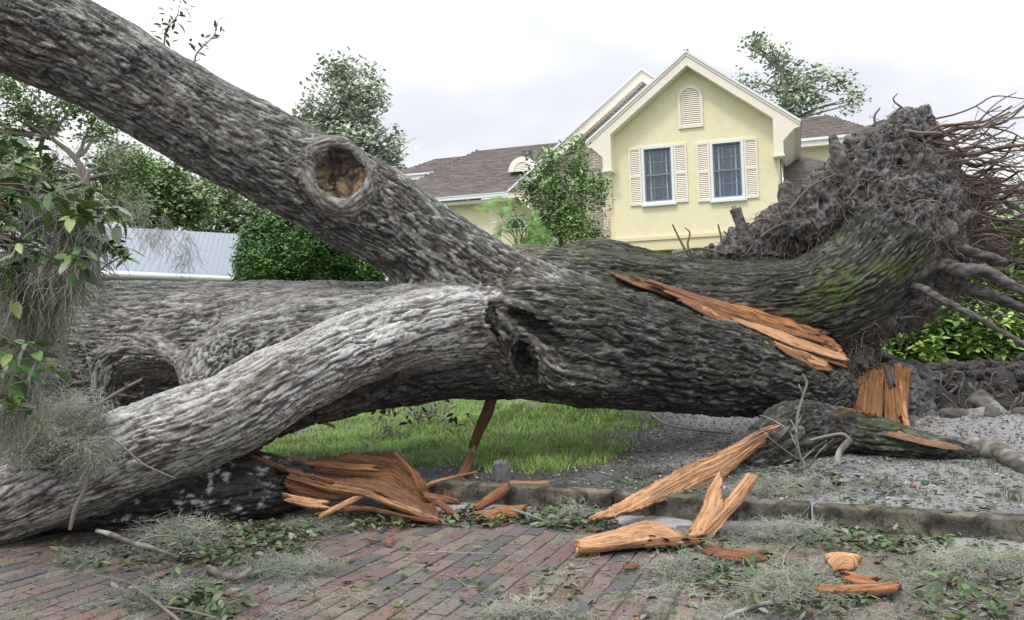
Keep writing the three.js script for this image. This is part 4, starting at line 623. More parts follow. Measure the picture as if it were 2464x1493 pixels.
tree('round_shrub', 'dense dark green rounded shrub under the leaning limb', 'shrub', { depth: 12, r: 0.06, trunk: [[745, 690], [745, 640]], limbs: 1, leaf: { geo: S.box, cols: DARKGREEN, clump: 0.07, shell: 0.28, gap: 4, cut: -0.3 },
  blobs: [[640, 600, 12, 66, 66, 1500], [730, 560, 12, 78, 66, 1900], [830, 610, 12, 70, 66, 1500], [700, 640, 11.8, 120, 66, 2300], [860, 650, 11.8, 70, 50, 1300], [620, 650, 12, 56, 52, 1000], [770, 600, 11.6, 80, 70, 1700], [680, 530, 12.2, 40, 26, 500]] });
tree('house_tree', 'sparse wind-stripped tree rising behind the right end of the yellow house', 'tree', { depth: 34, r: 0.2, bark: PALEBARK, trunk: [[1905, 420], [1900, 290], [1890, 220], [1880, 170]], limbs: 3, leaf: { geo: S.mid, cols: [[0.28, 0.36, 0.23], [0.36, 0.43, 0.3]], clump: 0.3, shell: 0.5, gap: 0.9, cut: -0.1 },
  blobs: [[1838, 118, 34, 30, 28, 42], [1872, 150, 34, 24, 24, 24], [1900, 195, 34, 40, 50, 78], [1990, 215, 34, 40, 40, 54], [2020, 190, 34, 22, 24, 20], [1800, 215, 34, 40, 22, 36], [1925, 255, 34, 70, 26, 72], [2060, 240, 34, 40, 20, 24]] });
tree('crepe_myrtle', 'upright leafy shrub in front of the pale brick gable', 'shrub', { depth: 17, r: 0.035, trunk: [[1350, 600], [1348, 520], [1345, 440]], limbs: 3, leaf: { geo: S.myrtle, cols: [[0.15, 0.27, 0.08], [0.2, 0.33, 0.11], [0.28, 0.4, 0.16], [0.1, 0.19, 0.06]], clump: 0.12, shell: 0.55, gap: 2.6, cut: -0.05 },
  blobs: [[1330, 400, 17, 22, 50, 48], [1290, 410, 17, 14, 36, 22], [1390, 400, 17, 34, 46, 67], [1320, 470, 17, 60, 50, 142], [1400, 470, 17, 56, 60, 142], [1440, 470, 17, 26, 40, 45], [1350, 540, 17, 80, 56, 232], [1400, 560, 17, 60, 44, 135], [1270, 460, 17, 26, 30, 30], [1300, 560, 17, 40, 36, 75]] });
{ // hedge of broad-leaved shrubs behind the roots
  const hg = [['tall broad-leaved shrub behind the stump', 2130, 790], ['broad-leaved shrub behind the middle of the roots', 2260, 760], ['broad-leaved shrub at the right edge behind the roots', 2400, 740], ['broad-leaved shrub beyond the right edge', 2560, 730]];
  hg.forEach(([label, x, y], i) => tree('broadleaf_shrub', label, 'shrub', { depth: 11, r: 0.04, trunk: [[x, 905], [x, y + 20]], limbs: 2, leaf: { geo: S.broad, cols: BRIGHT, clump: 0.12, shell: 0.35, gap: 2.6, cut: -0.3, mat: WHITE_LEAF },
    blobs: [[x, y, 11, 80, 80, 420], [x + 20, y - 70 + (i === 0 ? 30 : 0), 11.3, 66, 60, 300], [x - 10, y - 130, 11.4, 56, 46, 170], [x - 30, y + 70, 10.7, 80, 56, 400], [x + 40, y + 80, 10.8, 70, 46, 300], [x + 30, y - 150, 11.2, 60, 60, 200]] }));
}
tree('grey_tree', 'hazy grey-green tree showing through the fan of fine roots', 'tree', { depth: 26, r: 0.18, trunk: [[2420, 760], [2415, 600], [2420, 480]], limbs: 3, leaf: { geo: S.mid, cols: GREYGREEN, clump: 0.35, shell: 0.5, gap: 1, cut: -0.2 }, blobs: [[2400, 560, 26, 90, 60, 260], [2480, 500, 26, 70, 60, 200], [2340, 470, 26, 50, 26, 70], [2420, 640, 26, 110, 60, 320]] });
{ // sword fern
  const base = at(1255, 600, 14), f = thing('sword_fern', 'arching sword fern fronds just above the trunk, left of the leafy shrub', 'fern', base), fm = leafMat(0.2, 0.38, 0.08, 0.6);
  const tips = [[1140, 500], [1180, 478], [1200, 512], [1160, 495], [1222, 486], [1250, 520], [1290, 560], [1350, 610], [1215, 545], [1300, 525], [1340, 590], [1270, 500], [1180, 570], [1310, 560], [1235, 500], [1160, 590], [1330, 625]];
  for (const [x, y] of tips) { const e = at(x, y, 14 + rr(-0.4, 0.4)).sub(base), mid = e.clone().multiplyScalar(0.6); mid.y += 0.14 + e.length() * 0.12; const c = new THREE.CatmullRomCurve3([V(rr(-0.1, 0.1), 0, rr(-0.1, 0.1)), mid, e]), gs = [tube([c.getPoint(0), c.getPoint(0.5), c.getPoint(1)], [0.007, 0.005, 0.002], 4, 3)];
    const toG = (g) => g.index ? g.toNonIndexed() : g; for (let i = 3; i < 46; i++) for (const s of [-1, 1]) { const t = i / 46, p = c.getPoint(t), d = c.getTangent(t), side = d.clone().cross(V(0, 0.4, 1)).normalize().multiplyScalar(s), l = 0.14 * Math.sin(Math.pow(t, 0.7) * Math.PI) + 0.02; const g = leafLow(l, 0.018); g.lookAt(side.addScaledVector(d, 0.25)); g.translate(p.x, p.y, p.z); gs.push(g); }
    const m = part('frond', merge(gs.map((g) => { const q = toG(g); q.deleteAttribute('uv'); return q; })), fm, f); }
}
const stuffOf = (name, label, category) => { const t = thing(name, label, category); t.userData.kind = 'stuff'; return t; };
// ---------------------------------------------------------------- roots, stubs and torn pieces that belong to the oak
const ROOT = mat(0.13, 0.1, 0.085, 0.95, { bumpMap: grit, bumpScale: 0.01 }), ROOTGREY = mat(0.17, 0.15, 0.14, 0.95), ROOTRED = mat(0.11, 0.07, 0.055, 0.9), RAW = mat(0.34, 0.17, 0.085, 0.9);
function pxTube(list, sides = 7, per = 4, bump = 0) { const P = list.map((p) => at(p[0], p[1], p[2])); return tube(P, list.map((p) => p[3] / FOCAL * p[2]), sides, per, bump); }
reseed(900);
const ROOTV = vmat(0.95), rootSkin = (g, k) => { const p = g.attributes.position, c = []; for (let i = 0; i < p.count; i++) { const x = p.getX(i), y = p.getY(i), z = p.getZ(i), f = fbm(x * 12, y * 34, z * 34, 4), e = sstep(-0.35, 0.4, f), r = sstep(0.0, 0.4, fbm(x * 5 + k, y * 5, z * 5, 3)); p.setXYZ(i, x, y + 0.01 * f, z + 0.008 * f); c.push(lerp(0.03, lerp(0.17, 0.17, r), e), lerp(0.027, lerp(0.16, 0.135, r), e), lerp(0.026, lerp(0.155, 0.11, r), e)); } g.setAttribute('color', new THREE.Float32BufferAttribute(c, 3)); g.computeVertexNormals(); return g; };
{ // thick roots
  const thick = [
    [[2150, 400, 7.6, 26], [2200, 425, 7.45, 22], [2250, 455, 7.4, 19], [2282, 480, 7.4, 15]], [[2180, 600, 7.4, 30.2], [2250, 560, 7.3, 24.5], [2310, 530, 7.3, 17.3], [2345, 512, 7.35, 11.5]],
    [[2170, 640, 7.3, 28.8], [2260, 590, 7.25, 15.8], [2330, 605, 7.2, 12.2], [2420, 632, 7.2, 9.4]], [[2110, 720, 7.3, 36], [2200, 655, 7.2, 23.0], [2260, 636, 7.18, 17.3], [2310, 650, 7.12, 18.0], [2370, 652, 7.1, 14.4], [2440, 690, 7.05, 10.8], [2540, 740, 7.0, 7.2]],
    [[2120, 740, 7.4, 30], [2250, 690, 7.5, 17.3], [2350, 700, 7.6, 14.4], [2480, 750, 7.7, 9.4]], [[2130, 685, 7.45, 30], [2190, 690, 7.2, 13.0], [2235, 702, 7.08, 9.4], [2280, 728, 7.0, 8.6], [2370, 775, 6.9, 6.5], [2500, 850, 6.8, 5.0]],
    [[2150, 330, 7.75, 24], [2185, 300, 7.75, 16], [2225, 268, 7.75, 15], [2234, 260, 7.75, 12]], [[2210, 350, 7.75, 30], [2215, 310, 7.75, 14], [2222, 285, 7.75, 9]],
    [[1806, 620, 7.6, 30], [1796, 575, 7.55, 17], [1780, 535, 7.55, 13], [1770, 502, 7.55, 13]], [[1890, 560, 7.55, 34], [1895, 500, 7.5, 24], [1893, 460, 7.5, 20], [1890, 440, 7.5, 14]], [[2050, 450, 7.5, 36], [2025, 400, 7.45, 22], [2008, 345, 7.45, 13], [2002, 325, 7.45, 7]],
    [[2250, 480, 7.9, 40], [2330, 470, 8.1, 34], [2400, 440, 8.2, 14]], [[2260, 560, 8, 36.0], [2340, 580, 8.2, 28.8], [2420, 600, 8.3, 14.4]], [[2060, 830, 7.4, 20], [2110, 850, 7.6, 12], [2170, 870, 7.8, 5.0], [2240, 885, 8, 2.9]],
  ];
  thick.forEach((l, i) => { const m = part('root', rootSkin(pxTube(l, 18, 12, 0.014), i), ROOTV, oak); if (i > 6 && i < 11) { const e = l[l.length - 1]; for (let k = 0; k < 5; k++) part('splinter', pxTube([[e[0] + rr(-7, 7), e[1] + 8, e[2] - 0.01, 3.5], [e[0] + rr(-9, 9), e[1] - rr(2, 9), e[2] - 0.01, 1]], 4, 1), RAW, m); } });
  for (let k = 0; k < 46; k++) { const a = rnd(), x = k < 26 ? 2130 + a * 125 : 2250 + rr(-8, 10), y = k < 26 ? 312 - a * 14 + rr(-8, 6) : 330 + (k - 26) * 3.2; part('splinter', pxTube([[x, y + 12, 7.68, 9], [x + rr(-3, 8), y - rr(6, 22), 7.68, 2]], 4, 1), RAW, oak); }
  // fan of fine roots
  for (let k = 0; k < 125; k++) {
    const y0 = 305 + rnd() * 360, x0 = 2190 + rr(0, 70) - Math.abs(y0 - 480) * 0.1, d = 7.65 + rr(-0.35, 0.9), dy = (y0 - 440) * rr(0.2, 0.9) + rr(-90, 80), L = rr(0.5, 1), pts = [], n = 6, r = k < 24 ? rr(5, 8) : rr(1.6, 4.4), w = rr(-30, 30), sag = rr(-26, 50), ph = rr(0, 6);
    for (let i = 0; i <= n; i++) { const t = i / n; pts.push([x0 + 330 * L * t + rr(-7, 7), y0 + dy * t * L + sag * Math.sin(t * 3.1) * 0.7 + w * t * t + 9 * Math.sin(t * 9 + ph) + rr(-8, 8), d + rr(-0.05, 0.05) + t * rr(-0.3, 0.3), r * lerp(1, 0.35, t)]); }
    const m = part('fine_root', pxTube(pts, 5, 3), pick([ROOTRED, ROOTRED, ROOT, ROOTGREY]), oak);
    if (rnd() < 0.7) { const q = pts[2 + Math.floor(rnd() * 3)]; part('rootlet', pxTube([[q[0], q[1], q[2], q[3] * 0.6], [q[0] + rr(30, 70), q[1] + rr(-40, 40), q[2] + rr(-0.1, 0.1), q[3] * 0.45], [q[0] + rr(80, 160), q[1] + rr(-90, 70), q[2], q[3] * 0.2]], 4, 4), ROOTRED, m); }
  }
  for (let k = 0; k < 26; k++) { const x = rr(2200, 2420), y = rr(330, 640), p = [[x, y, 7.5, 2.2]]; for (let i = 1; i < 5; i++) p.push([x + rr(-50, 50) * i * 0.5, y + i * rr(10, 45), 7.45, 2.2 - i * 0.4]); part('fine_root', pxTube(p, 4, 4), ROOTRED, oak); }
  for (const l of [[[1660, 620, 7.4], [1640, 585, 7.4], [1618, 540, 7.4]], [[1670, 622, 7.4], [1655, 590, 7.4], [1660, 560, 7.4], [1648, 548, 7.4]], [[1740, 610, 7.4], [1735, 570, 7.4], [1728, 540, 7.4]], [[1745, 615, 7.4], [1760, 580, 7.4], [1742, 556, 7.4]], [[1620, 612, 7.35], [1680, 598, 7.35], [1750, 612, 7.35]], [[1800, 545, 7.4], [1830, 528, 7.4], [1860, 530, 7.4]], [[1830, 570, 7.4], [1870, 545, 7.4], [1930, 530, 7.35]], [[1900, 505, 7.3], [1950, 450, 7.3], [2010, 420, 7.3]], [[2170, 310, 7.7], [2180, 270, 7.7], [2150, 240, 7.7], [2160, 225, 7.7]], [[2110, 310, 7.7], [2105, 280, 7.7], [2118, 260, 7.7]]]) part('fine_root', pxTube(l.map((p, i) => [...p, 3.4 - i * 0.7]), 5, 5), ROOT, oak);
  // hair of rootlets all over the soil
  const ball = oak.children.find((c) => c.name === 'root_ball').geometry, bp = ball.attributes.position, bn = ball.attributes.normal, hair = [], gs = [];
  for (let v = 0; v < 5; v++) { const P = [V(0, 0, 0)]; for (let i = 1; i < 6; i++) P.push(P[i - 1].clone().add(V(rr(-0.04, 0.04), rr(-0.045, 0.01), rr(-0.005, 0.03)))); gs.push(tube(P, [0.0028, 0.0026, 0.0024, 0.002, 0.0015, 0.0008], 4, 2, 0, false)); }
  for (let k = 0; k < 5200; k++) { const i = Math.floor(rnd() * bp.count); if (bn.getZ(i) < -0.1) continue; hair.push({ m: pose(V(bp.getX(i), bp.getY(i), bp.getZ(i)), quat(rr(-0.5, 0.5), rr(-1.6, 1.6), rr(-0.8, 0.8)), V(rr(0.5, 1.7), rr(0.5, 1.8), rr(0.5, 1.3))), c: pick([col(0.13, 0.085, 0.06), col(0.19, 0.16, 0.13), col(0.07, 0.055, 0.045)]) }); }
  gs.forEach((g, i) => copies('root_hair', g, mat(1, 1, 1, 0.95), hair.filter((_, k) => k % 5 === i), oak));
  const front = []; for (let k = 0; k < 9000; k++) { const i = Math.floor(rnd() * bp.count); if (bn.getZ(i) > 0.1) front.push([V(bp.getX(i), bp.getY(i), bp.getZ(i)), V(bn.getX(i), bn.getY(i), bn.getZ(i))]); }
  for (let k = 0; k < 70; k++) { let [p, n] = pick(front); const d = V(rr(-1, 1), rr(-1.2, 0.4), 0).normalize(), P = [p.clone().addScaledVector(n, 0.004)], big = k < 16; for (let i = 0; i < 6; i++) { d.add(V(rr(-0.6, 0.6), rr(-0.7, 0.4), 0)).normalize(); const w = p.clone().addScaledVector(d, 0.085); let b = 9, f = null; for (const q of front) { const e = q[0].distanceToSquared(w); if (e < b) { b = e; f = q; } } p = f[0]; P.push(p.clone().addScaledVector(f[1], rr(0, 0.03))); } const r = big ? rr(0.01, 0.022) : rr(0.003, 0.008); part('fine_root', big ? rootSkin(tube(P, P.map((_, i) => r * lerp(1, 0.4, i / 6)), 8, 5, 0.006), k) : tube(P, P.map((_, i) => r * lerp(1, 0.3, i / 6)), 5, 4), big ? ROOTV : pick([ROOT, ROOTRED, ROOTGREY]), oak); }
  const cl = []; for (let v = 0; v < 3; v++) { const g = new THREE.IcosahedronGeometry(1, 1), p = g.attributes.position; for (let i = 0; i < p.count; i++) { const f = 1 + 0.45 * noise(p.getX(i) * 2 + v * 9, p.getY(i) * 2, p.getZ(i) * 2); p.setXYZ(i, p.getX(i) * f, p.getY(i) * f, p.getZ(i) * f); } g.computeVertexNormals(); cl.push(g); }
  globalThis.clodGeos = cl; const clods = []; for (let k = 0; k < 7000; k++) { const i = Math.floor(rnd() * bp.count); if (bn.getZ(i) < -0.3) continue; const t = rr(0.35, 1.25), s = Math.pow(rnd(), 5) * 0.018 + 0.004; clods.push({ m: pose(V(bp.getX(i), bp.getY(i), bp.getZ(i)), quat(rr(0, 6), rr(0, 6), 0), V(s * rr(0.6, 1.4), s * rr(0.7, 1.2), s)), c: col(0.085 * t, 0.078 * t, 0.08 * t) }); }
  cl.forEach((g, i) => copies('soil_clod', g, mat(1, 1, 1, 1, { flatShading: true }), clods.filter((_, k) => k % 3 === i), oak));
}
{ // crumbs of dark soil on the banks of the pit
  reseed(55); const cl = globalThis.clodGeos, list = []; for (let k = 0; k < 5200; k++) { const x = pitC.x + rr(-2.4, 2.2), z = pitC.z + rr(-2.6, 1.3), r = Math.hypot((x - pitC.x) * 0.62, (z - pitC.z) * 0.95); if (r > 1.5 && z > pitC.z - 0.8) continue; const t = rr(0.4, 1.5), s = Math.pow(rnd(), 2.4) * 0.06 + 0.012; list.push({ m: pose(V(x, vergeHeight(x, z), z), quat(rr(0, 6), rr(0, 6), 0), V(s * rr(0.7, 1.4), s, s)), c: z > pitC.z + 0.75 ? col(0.2 * t, 0.19 * t, 0.18 * t) : col(0.05 * t, 0.044 * t, 0.04 * t) }); }
  const crumbs = stuffOf('soil_crumbs', 'dark crumbs and lumps of soil on the banks of the root pit', 'soil'); cl.forEach((g, i) => copies('crumbs', g, mat(1, 1, 1, 1), list.filter((_, k) => k % 3 === i), crumbs));
  const pr = thing('pit_roots', 'torn dark roots hanging from the far bank of the pit', 'roots', at(2330, 960, 9)); for (let k = 0; k < 34; k++) { const x = rr(2215, 2480), y = rr(895, 1000), d = rr(8.6, 9.2), P = [[x, y, d]]; for (let i = 1; i < 5; i++) P.push([P[i - 1][0] + rr(-28, 28), P[i - 1][1] + rr(-6, 34), d - 0.06 * i]); const g = pxTube(P.map((p, i) => [...p, rr(2, 5) * (1 - i * 0.2)]), 5, 4); part('root', local(g, pr), pick([ROOT, ROOTRED, ROOTGREY]), pr); }
}
// ---------------------------------------------------------------- slabs of torn wood
const TAN = [[0.7, 0.41, 0.23], [0.44, 0.225, 0.11]], RED = [[0.36, 0.165, 0.075], [0.11, 0.048, 0.025]], BROWN = [[0.15, 0.07, 0.035], [0.06, 0.03, 0.018]], BARKY2 = [[0.11, 0.1, 0.09], [0.03, 0.027, 0.024]];
function slab(A, B, o = {}) {
  const nu = o.nu ?? 70, nv = Math.round((o.nv ?? 18) * 1.6), th = o.th ?? 0.03, k0 = rr(0, 50), cA = new THREE.CatmullRomCurve3(A.map((p) => at(...p)), false, 'centripetal'), cB = new THREE.CatmullRomCurve3(B.map((p) => at(...p)), false, 'centripetal');
  const UVs = [], top = o.top ?? TAN, back = o.back ?? BARKY2, len = cA.getLength(), P = [], C = [], I = [], pa = V(0, 0, 0), pb = V(0, 0, 0), row = nv + 1;
  const spine = (u) => cA.getPoint(u).add(cB.getPoint(u)).multiplyScalar(0.5), fr = (u) => { const T = spine(Math.min(1, u + 0.02)).sub(spine(Math.max(0, u - 0.02))).normalize(), W = cB.getPoint(u).sub(cA.getPoint(u)); const w = W.length(); W.normalize(); return { T, W, w, N: W.clone().cross(T).normalize() }; };
  let sgn = 1; { const f = fr(0.5); sgn = f.N.dot(camera.position.clone().sub(spine(0.5))) > 0 ? 1 : -1; } if (o.flip) sgn *= -1;
  for (let side = 0; side < 2; side++) for (let i = 0; i <= nu; i++) {
    const u = i / nu, f = fr(u); cA.getPoint(u, pa); cB.getPoint(u, pb); f.N.multiplyScalar(sgn);
    for (let j = 0; j <= nv; j++) {
      const v = j / nv, s = u * len, w = v * f.w, p = pa.clone().lerp(pb, v), e = Math.min(v, 1 - v), eu = Math.min(u, 1 - u);
      const jag = (o.jag ?? 0.05) * (noise(w * 40 + k0, 1, side * 0.3) + 0.6 * noise(w * 110, k0, 2)) * sstep(0.16, 0, eu); p.addScaledVector(f.T, jag * (u < 0.5 ? 1 : -1));
      const ej = (o.edge ?? 0.012) * (0.7 * fbm(s * 5 + k0, v < 0.5 ? 1 : 9, 3, 2) + 0.5 * fbm(s * 45 + k0, v < 0.5 ? 1 : 9, 3, 2)) * sstep(0.25, 0, e); p.addScaledVector(f.W, ej * (v < 0.5 ? 1 : -1));
      const fib = fbm(s * 2.2 + k0, w * 46, 5, 3), fib2 = noise(s * 6 + k0, w * 150, 8), lump = fbm(s * 6 + k0, w * 12, 2, 3);
      let h = (o.bulge ?? 0.02) * 4 * v * (1 - v) + (o.twist ?? 0) * (v - 0.5) * (u - 0.5) + 0.006 * lump;
      const t = th * (0.55 + 0.45 * sstep(0, 0.3, e)) * (0.8 + 0.4 * lump);
      if (side === 0) h += (o.rough ?? 1) * (0.008 * fib + 0.005 * fib2); else h -= t + 0.01 * fbm(s * 9, w * 30, k0, 3);
      p.addScaledVector(f.N, h); P.push(p.x, p.y, p.z); UVs.push(s * 1.3 + k0, w * 4 + k0 * 0.37);
      const q = side ? sstep(-0.4, 0.5, lump + fib) : clamp(0.55 + 0.9 * fib + 0.4 * fib2 + 0.3 * lump), m = side ? back : top; const st = side ? 0 : 0.5 * sstep(0.25, 0.6, fbm(s * 5, w * 11, k0 + 7, 3));
      for (let z = 0; z < 3; z++) C.push(lerp(lerp(m[1][z], m[0][z], q), [0.15, 0.085, 0.05][z], Math.max(st, side ? 0 : 0.55 * sstep(0.0, 0.5, fbm(s * 2.6 + k0 + 30, w * 6, 1, 4)), e < 0.02 && !side ? 0.45 : 0)));
    }
  }
  const off = row * (nu + 1), tri = (a, b, c) => sgn > 0 ? I.push(a, b, c) : I.push(a, c, b);
  for (let i = 0; i < nu; i++) for (let j = 0; j < nv; j++) { const a = i * row + j, b = a + 1, c = a + row, d = c + 1; tri(a, b, c); tri(b, d, c); tri(a + off, c + off, b + off); tri(b + off, c + off, d + off); }
  for (let i = 0; i < nu; i++) for (const j of [0, nv]) { const a = i * row + j, c = a + row; if (j) { tri(a, a + off, c); tri(c, a + off, c + off); } else { tri(a, c, a + off); tri(c, c + off, a + off); } }
  for (let j = 0; j < nv; j++) for (const i of [0, nu]) { const a = i * row + j, c = a + 1; if (i) { tri(a, c, a + off); tri(c, c + off, a + off); } else { tri(a, a + off, c); tri(c, a + off, c + off); } }
  const g = new THREE.BufferGeometry(); g.setAttribute('position', new THREE.Float32BufferAttribute(P, 3)); g.setAttribute('color', new THREE.Float32BufferAttribute(C, 3)); g.setAttribute('uv', new THREE.Float32BufferAttribute(UVs, 2)); g.setIndex(I); g.computeVertexNormals(); return g;
}
const fibre = (u, v) => { const a = u * 2 * Math.PI, b = v * 2 * Math.PI, x = Math.cos(a) * 0.9, y = Math.sin(a) * 0.9; return fbm(x + Math.cos(b) * 5, y + 3, Math.sin(b) * 5, 3) * 0.6 + fbm(x * 2 + Math.cos(b) * 14, y * 2 + 9, Math.sin(b) * 14, 3) * 0.7; };
const fibreCol = speckle(512, (u, v) => { const f = fibre(u, v), d = sstep(0.2, 0.5, ring(u, v, 14, 4)), q = clamp(0.92 + 0.28 * f) * (1 - 0.2 * d); return [q, q * 0.985 - 0.015 * d, q * 0.965]; }, true), fibreBump = speckle(512, (u, v) => 0.5 + 0.6 * fibre(u, v));
const slabMat = vmat(0.92, { side: THREE.DoubleSide, map: fibreCol, bumpMap: fibreBump, bumpScale: 0.008 });
function lone(name, label, category, geos, group, material = slabMat) { // a thing of one or several pieces
  const g0 = Array.isArray(geos) ? geos : [['wood', geos]], b = new THREE.Box3(); for (const [, g] of g0) { g.computeBoundingBox(); b.union(g.boundingBox); }
  const c = b.getCenter(V(0, 0, 0)); c.y = b.min.y;
  if (g0.length === 1) { const m = part(name, g0[0][1].translate(-c.x, -c.y, -c.z), g0[0][2] ?? material, scene); m.position.copy(c); return tag(m, label, category, group); }
  const t = thing(name, label, category, c, group); for (const [n, g, mm] of g0) part(n, g.translate(-c.x, -c.y, -c.z), mm ?? material, t); return t;
}
reseed(611);
{ // the raw wood in the split: long splinters
  const sp = [[[1560, 676, 1985, 826], 9, 6.98, RED], [[1600, 700, 2010, 860], 13, 6.93, RED], [[1650, 716, 1960, 812], 10, 7.02, RED], [[1690, 738, 2035, 876], 15, 6.9, TAN], [[1740, 748, 1975, 800], 12, 7.06, RED], [[1770, 772, 2038, 866], 12, 6.88, TAN], [[1480, 660, 1700, 742], 6, 7.02, RED], [[1790, 800, 1990, 880], 16, 6.82, TAN], [[1870, 830, 2000, 886], 13, 6.8, RED], [[1820, 762, 1990, 800], 10, 7.1, RED], [[1640, 722, 1800, 790], 8, 6.86, RED], [[1900, 780, 2060, 770], 12, 7.25, RED]];
  for (const [[x0, y0, x1, y1], w, d, top] of sp) { const A = [], B = []; for (let i = 0; i <= 4; i++) { const t = i / 4, x = lerp(x0, x1, t), y = lerp(y0, y1, t) + rr(-4, 4), k = w * Math.sin(lerp(0.25, 2.7, t)) * rr(0.85, 1.15); A.push([x + k * 0.3, y - k, d + 0.05]); B.push([x - k * 0.3, y + k, d - 0.05]); } part('splinter', slab(A, B, { th: 0.025, top, nu: 50, nv: 8, jag: 0.06, bulge: 0.006 }), slabMat, oak); }
  part('splinter', pxTube([[1700, 738, 6.86, 1.2], [1722, 762, 6.82, 1.8], [1760, 795, 6.84, 2.2]], 4, 3), RAW, oak);
  part('torn_strip', slab([[1172, 950, 6.75], [1150, 1010, 6.72], [1132, 1060, 6.7], [1128, 1072, 6.7]], [[1198, 955, 6.75], [1184, 1000, 6.72], [1160, 1050, 6.7], [1148, 1078, 6.7]], { top: BROWN, th: 0.04, bulge: 0.02, nu: 40, nv: 10 }), slabMat, oak);
  part('torn_strip', slab([[775, 1012, 5.95], [808, 1026, 5.93]], [[770, 1020, 5.95], [806, 1032, 5.93]], { top: RED, th: 0.015, nu: 14, nv: 5, jag: 0.02 }), slabMat, oak);
}
lone('torn_plank', 'long flat orange plank of torn wood sloping across the kerb', 'wood slab', slab([[1895, 1012, 6.2], [1830, 1036, 6.08], [1745, 1080, 5.9], [1650, 1122, 5.6], [1560, 1170, 5.3], [1480, 1214, 5.1], [1420, 1245, 4.98]], [[1835, 1075, 6.1], [1800, 1100, 6.0], [1745, 1150, 5.8], [1660, 1184, 5.5], [1590, 1208, 5.22], [1500, 1236, 5.04], [1424, 1252, 4.96]], { th: 0.045, bulge: 0.012, nu: 150, nv: 36, jag: 0.03, edge: 0.03 }));
lone('forked_slab', 'orange Y-shaped piece of wood leaning against the kerb', 'wood slab', [['wood', slab([[1795, 1142, 5.04], [1765, 1180, 4.94], [1720, 1230, 4.82], [1675, 1268, 4.73], [1650, 1300, 4.66]], [[1828, 1150, 5.04], [1800, 1195, 4.94], [1760, 1240, 4.82], [1715, 1290, 4.71], [1672, 1310, 4.64]], { th: 0.04, nu: 60, nv: 14, jag: 0.03 })], ['wood', slab([[1722, 1148, 5.01], [1700, 1185, 4.93], [1688, 1225, 4.85], [1664, 1262, 4.77], [1652, 1290, 4.69]], [[1740, 1145, 5.01], [1736, 1190, 4.89], [1742, 1225, 4.82], [1720, 1262, 4.75], [1690, 1296, 4.67]], { th: 0.035, nu: 50, nv: 12, jag: 0.03 })]]);
lone('split_block', 'thick orange block of split wood lying on the brick edge', 'wood slab', [['wood', slab([[1392, 1302, 4.67], [1480, 1276, 4.72], [1550, 1256, 4.76], [1602, 1262, 4.75], [1640, 1296, 4.67]], [[1388, 1330, 4.48], [1470, 1318, 4.52], [1540, 1306, 4.56], [1600, 1306, 4.58], [1652, 1306, 4.62]], { th: 0.06, nu: 60, nv: 16, edge: 0.02, jag: 0.04, rough: 1.6 })], ['wood', slab([[1392, 1308, 4.46], [1480, 1300, 4.50], [1560, 1290, 4.54]], [[1394, 1334, 4.45], [1480, 1326, 4.49], [1555, 1316, 4.53]], { th: 0.03, nu: 40, nv: 8, jag: 0.02 })], ['wood', slab([[1560, 1300, 4.56], [1620, 1296, 4.60], [1690, 1286, 4.64]], [[1556, 1318, 4.50], [1620, 1316, 4.53], [1690, 1310, 4.58]], { th: 0.025, nu: 30, nv: 8, top: RED })]]);
lone('bark_strip', 'red-brown curled bark strip in the moss right of the forked slab', 'bark piece', slab([[1700, 1318, 4.27], [1740, 1326, 4.25], [1800, 1332, 4.22], [1838, 1332, 4.22]], [[1698, 1332, 4.2], [1740, 1344, 4.17], [1800, 1352, 4.14], [1838, 1350, 4.15]], { th: 0.02, top: RED, bulge: 0.03, nu: 40, nv: 10 }));
lone('torn_sheet', 'big fan-shaped torn sheet of orange wood beside the dark log', 'wood slab', [
  ['wood', slab([[556, 1092, 5.68], [630, 1112, 5.62], [715, 1140, 5.56], [820, 1166, 5.5], [900, 1180, 5.45], [980, 1215, 5.38], [1060, 1250, 5.3]], [[580, 1088, 5.72], [660, 1102, 5.85], [745, 1106, 6.0], [850, 1092, 6.15], [955, 1090, 6.2], [1000, 1130, 6.1], [1062, 1246, 5.34]], { th: 0.03, nu: 120, nv: 40, top: [[0.32, 0.145, 0.062], [0.06, 0.026, 0.015]], bulge: -0.05, jag: 0.05, edge: 0.04, rough: 1.6, back: [[0.22, 0.09, 0.035], [0.09, 0.04, 0.02]] })],
  ['wood', slab([[700, 1140, 5.52], [800, 1166, 5.46], [880, 1182, 5.42], [970, 1216, 5.35], [1055, 1250, 5.28]], [[690, 1146, 5.57], [790, 1182, 5.52], [876, 1198, 5.48], [965, 1228, 5.41], [1050, 1256, 5.33]], { th: 0.02, nu: 90, nv: 8, top: TAN, jag: 0.02, edge: 0.012 })],
  ['wood', slab([[690, 1146, 5.58], [730, 1160, 5.56], [790, 1178, 5.53], [860, 1192, 5.5]], [[684, 1180, 5.56], [740, 1200, 5.52], [800, 1205, 5.5], [850, 1200, 5.5]], { th: 0.03, nu: 50, nv: 16, top: RED })],
  ['wood', slab([[684, 1188, 5.46], [740, 1198, 5.44], [788, 1206, 5.43]], [[690, 1206, 5.4], [740, 1220, 5.38], [788, 1224, 5.37]], { th: 0.035, nu: 34, nv: 12, top: TAN })],
  ['bark', slab([[760, 1236, 5.34], [840, 1218, 5.38], [900, 1222, 5.36], [960, 1238, 5.32], [1058, 1256, 5.27]], [[760, 1244, 5.32], [840, 1230, 5.36], [900, 1232, 5.34], [960, 1246, 5.3], [1058, 1262, 5.26]], { th: 0.02, nu: 60, nv: 6, top: RED, jag: 0.02 })]]);
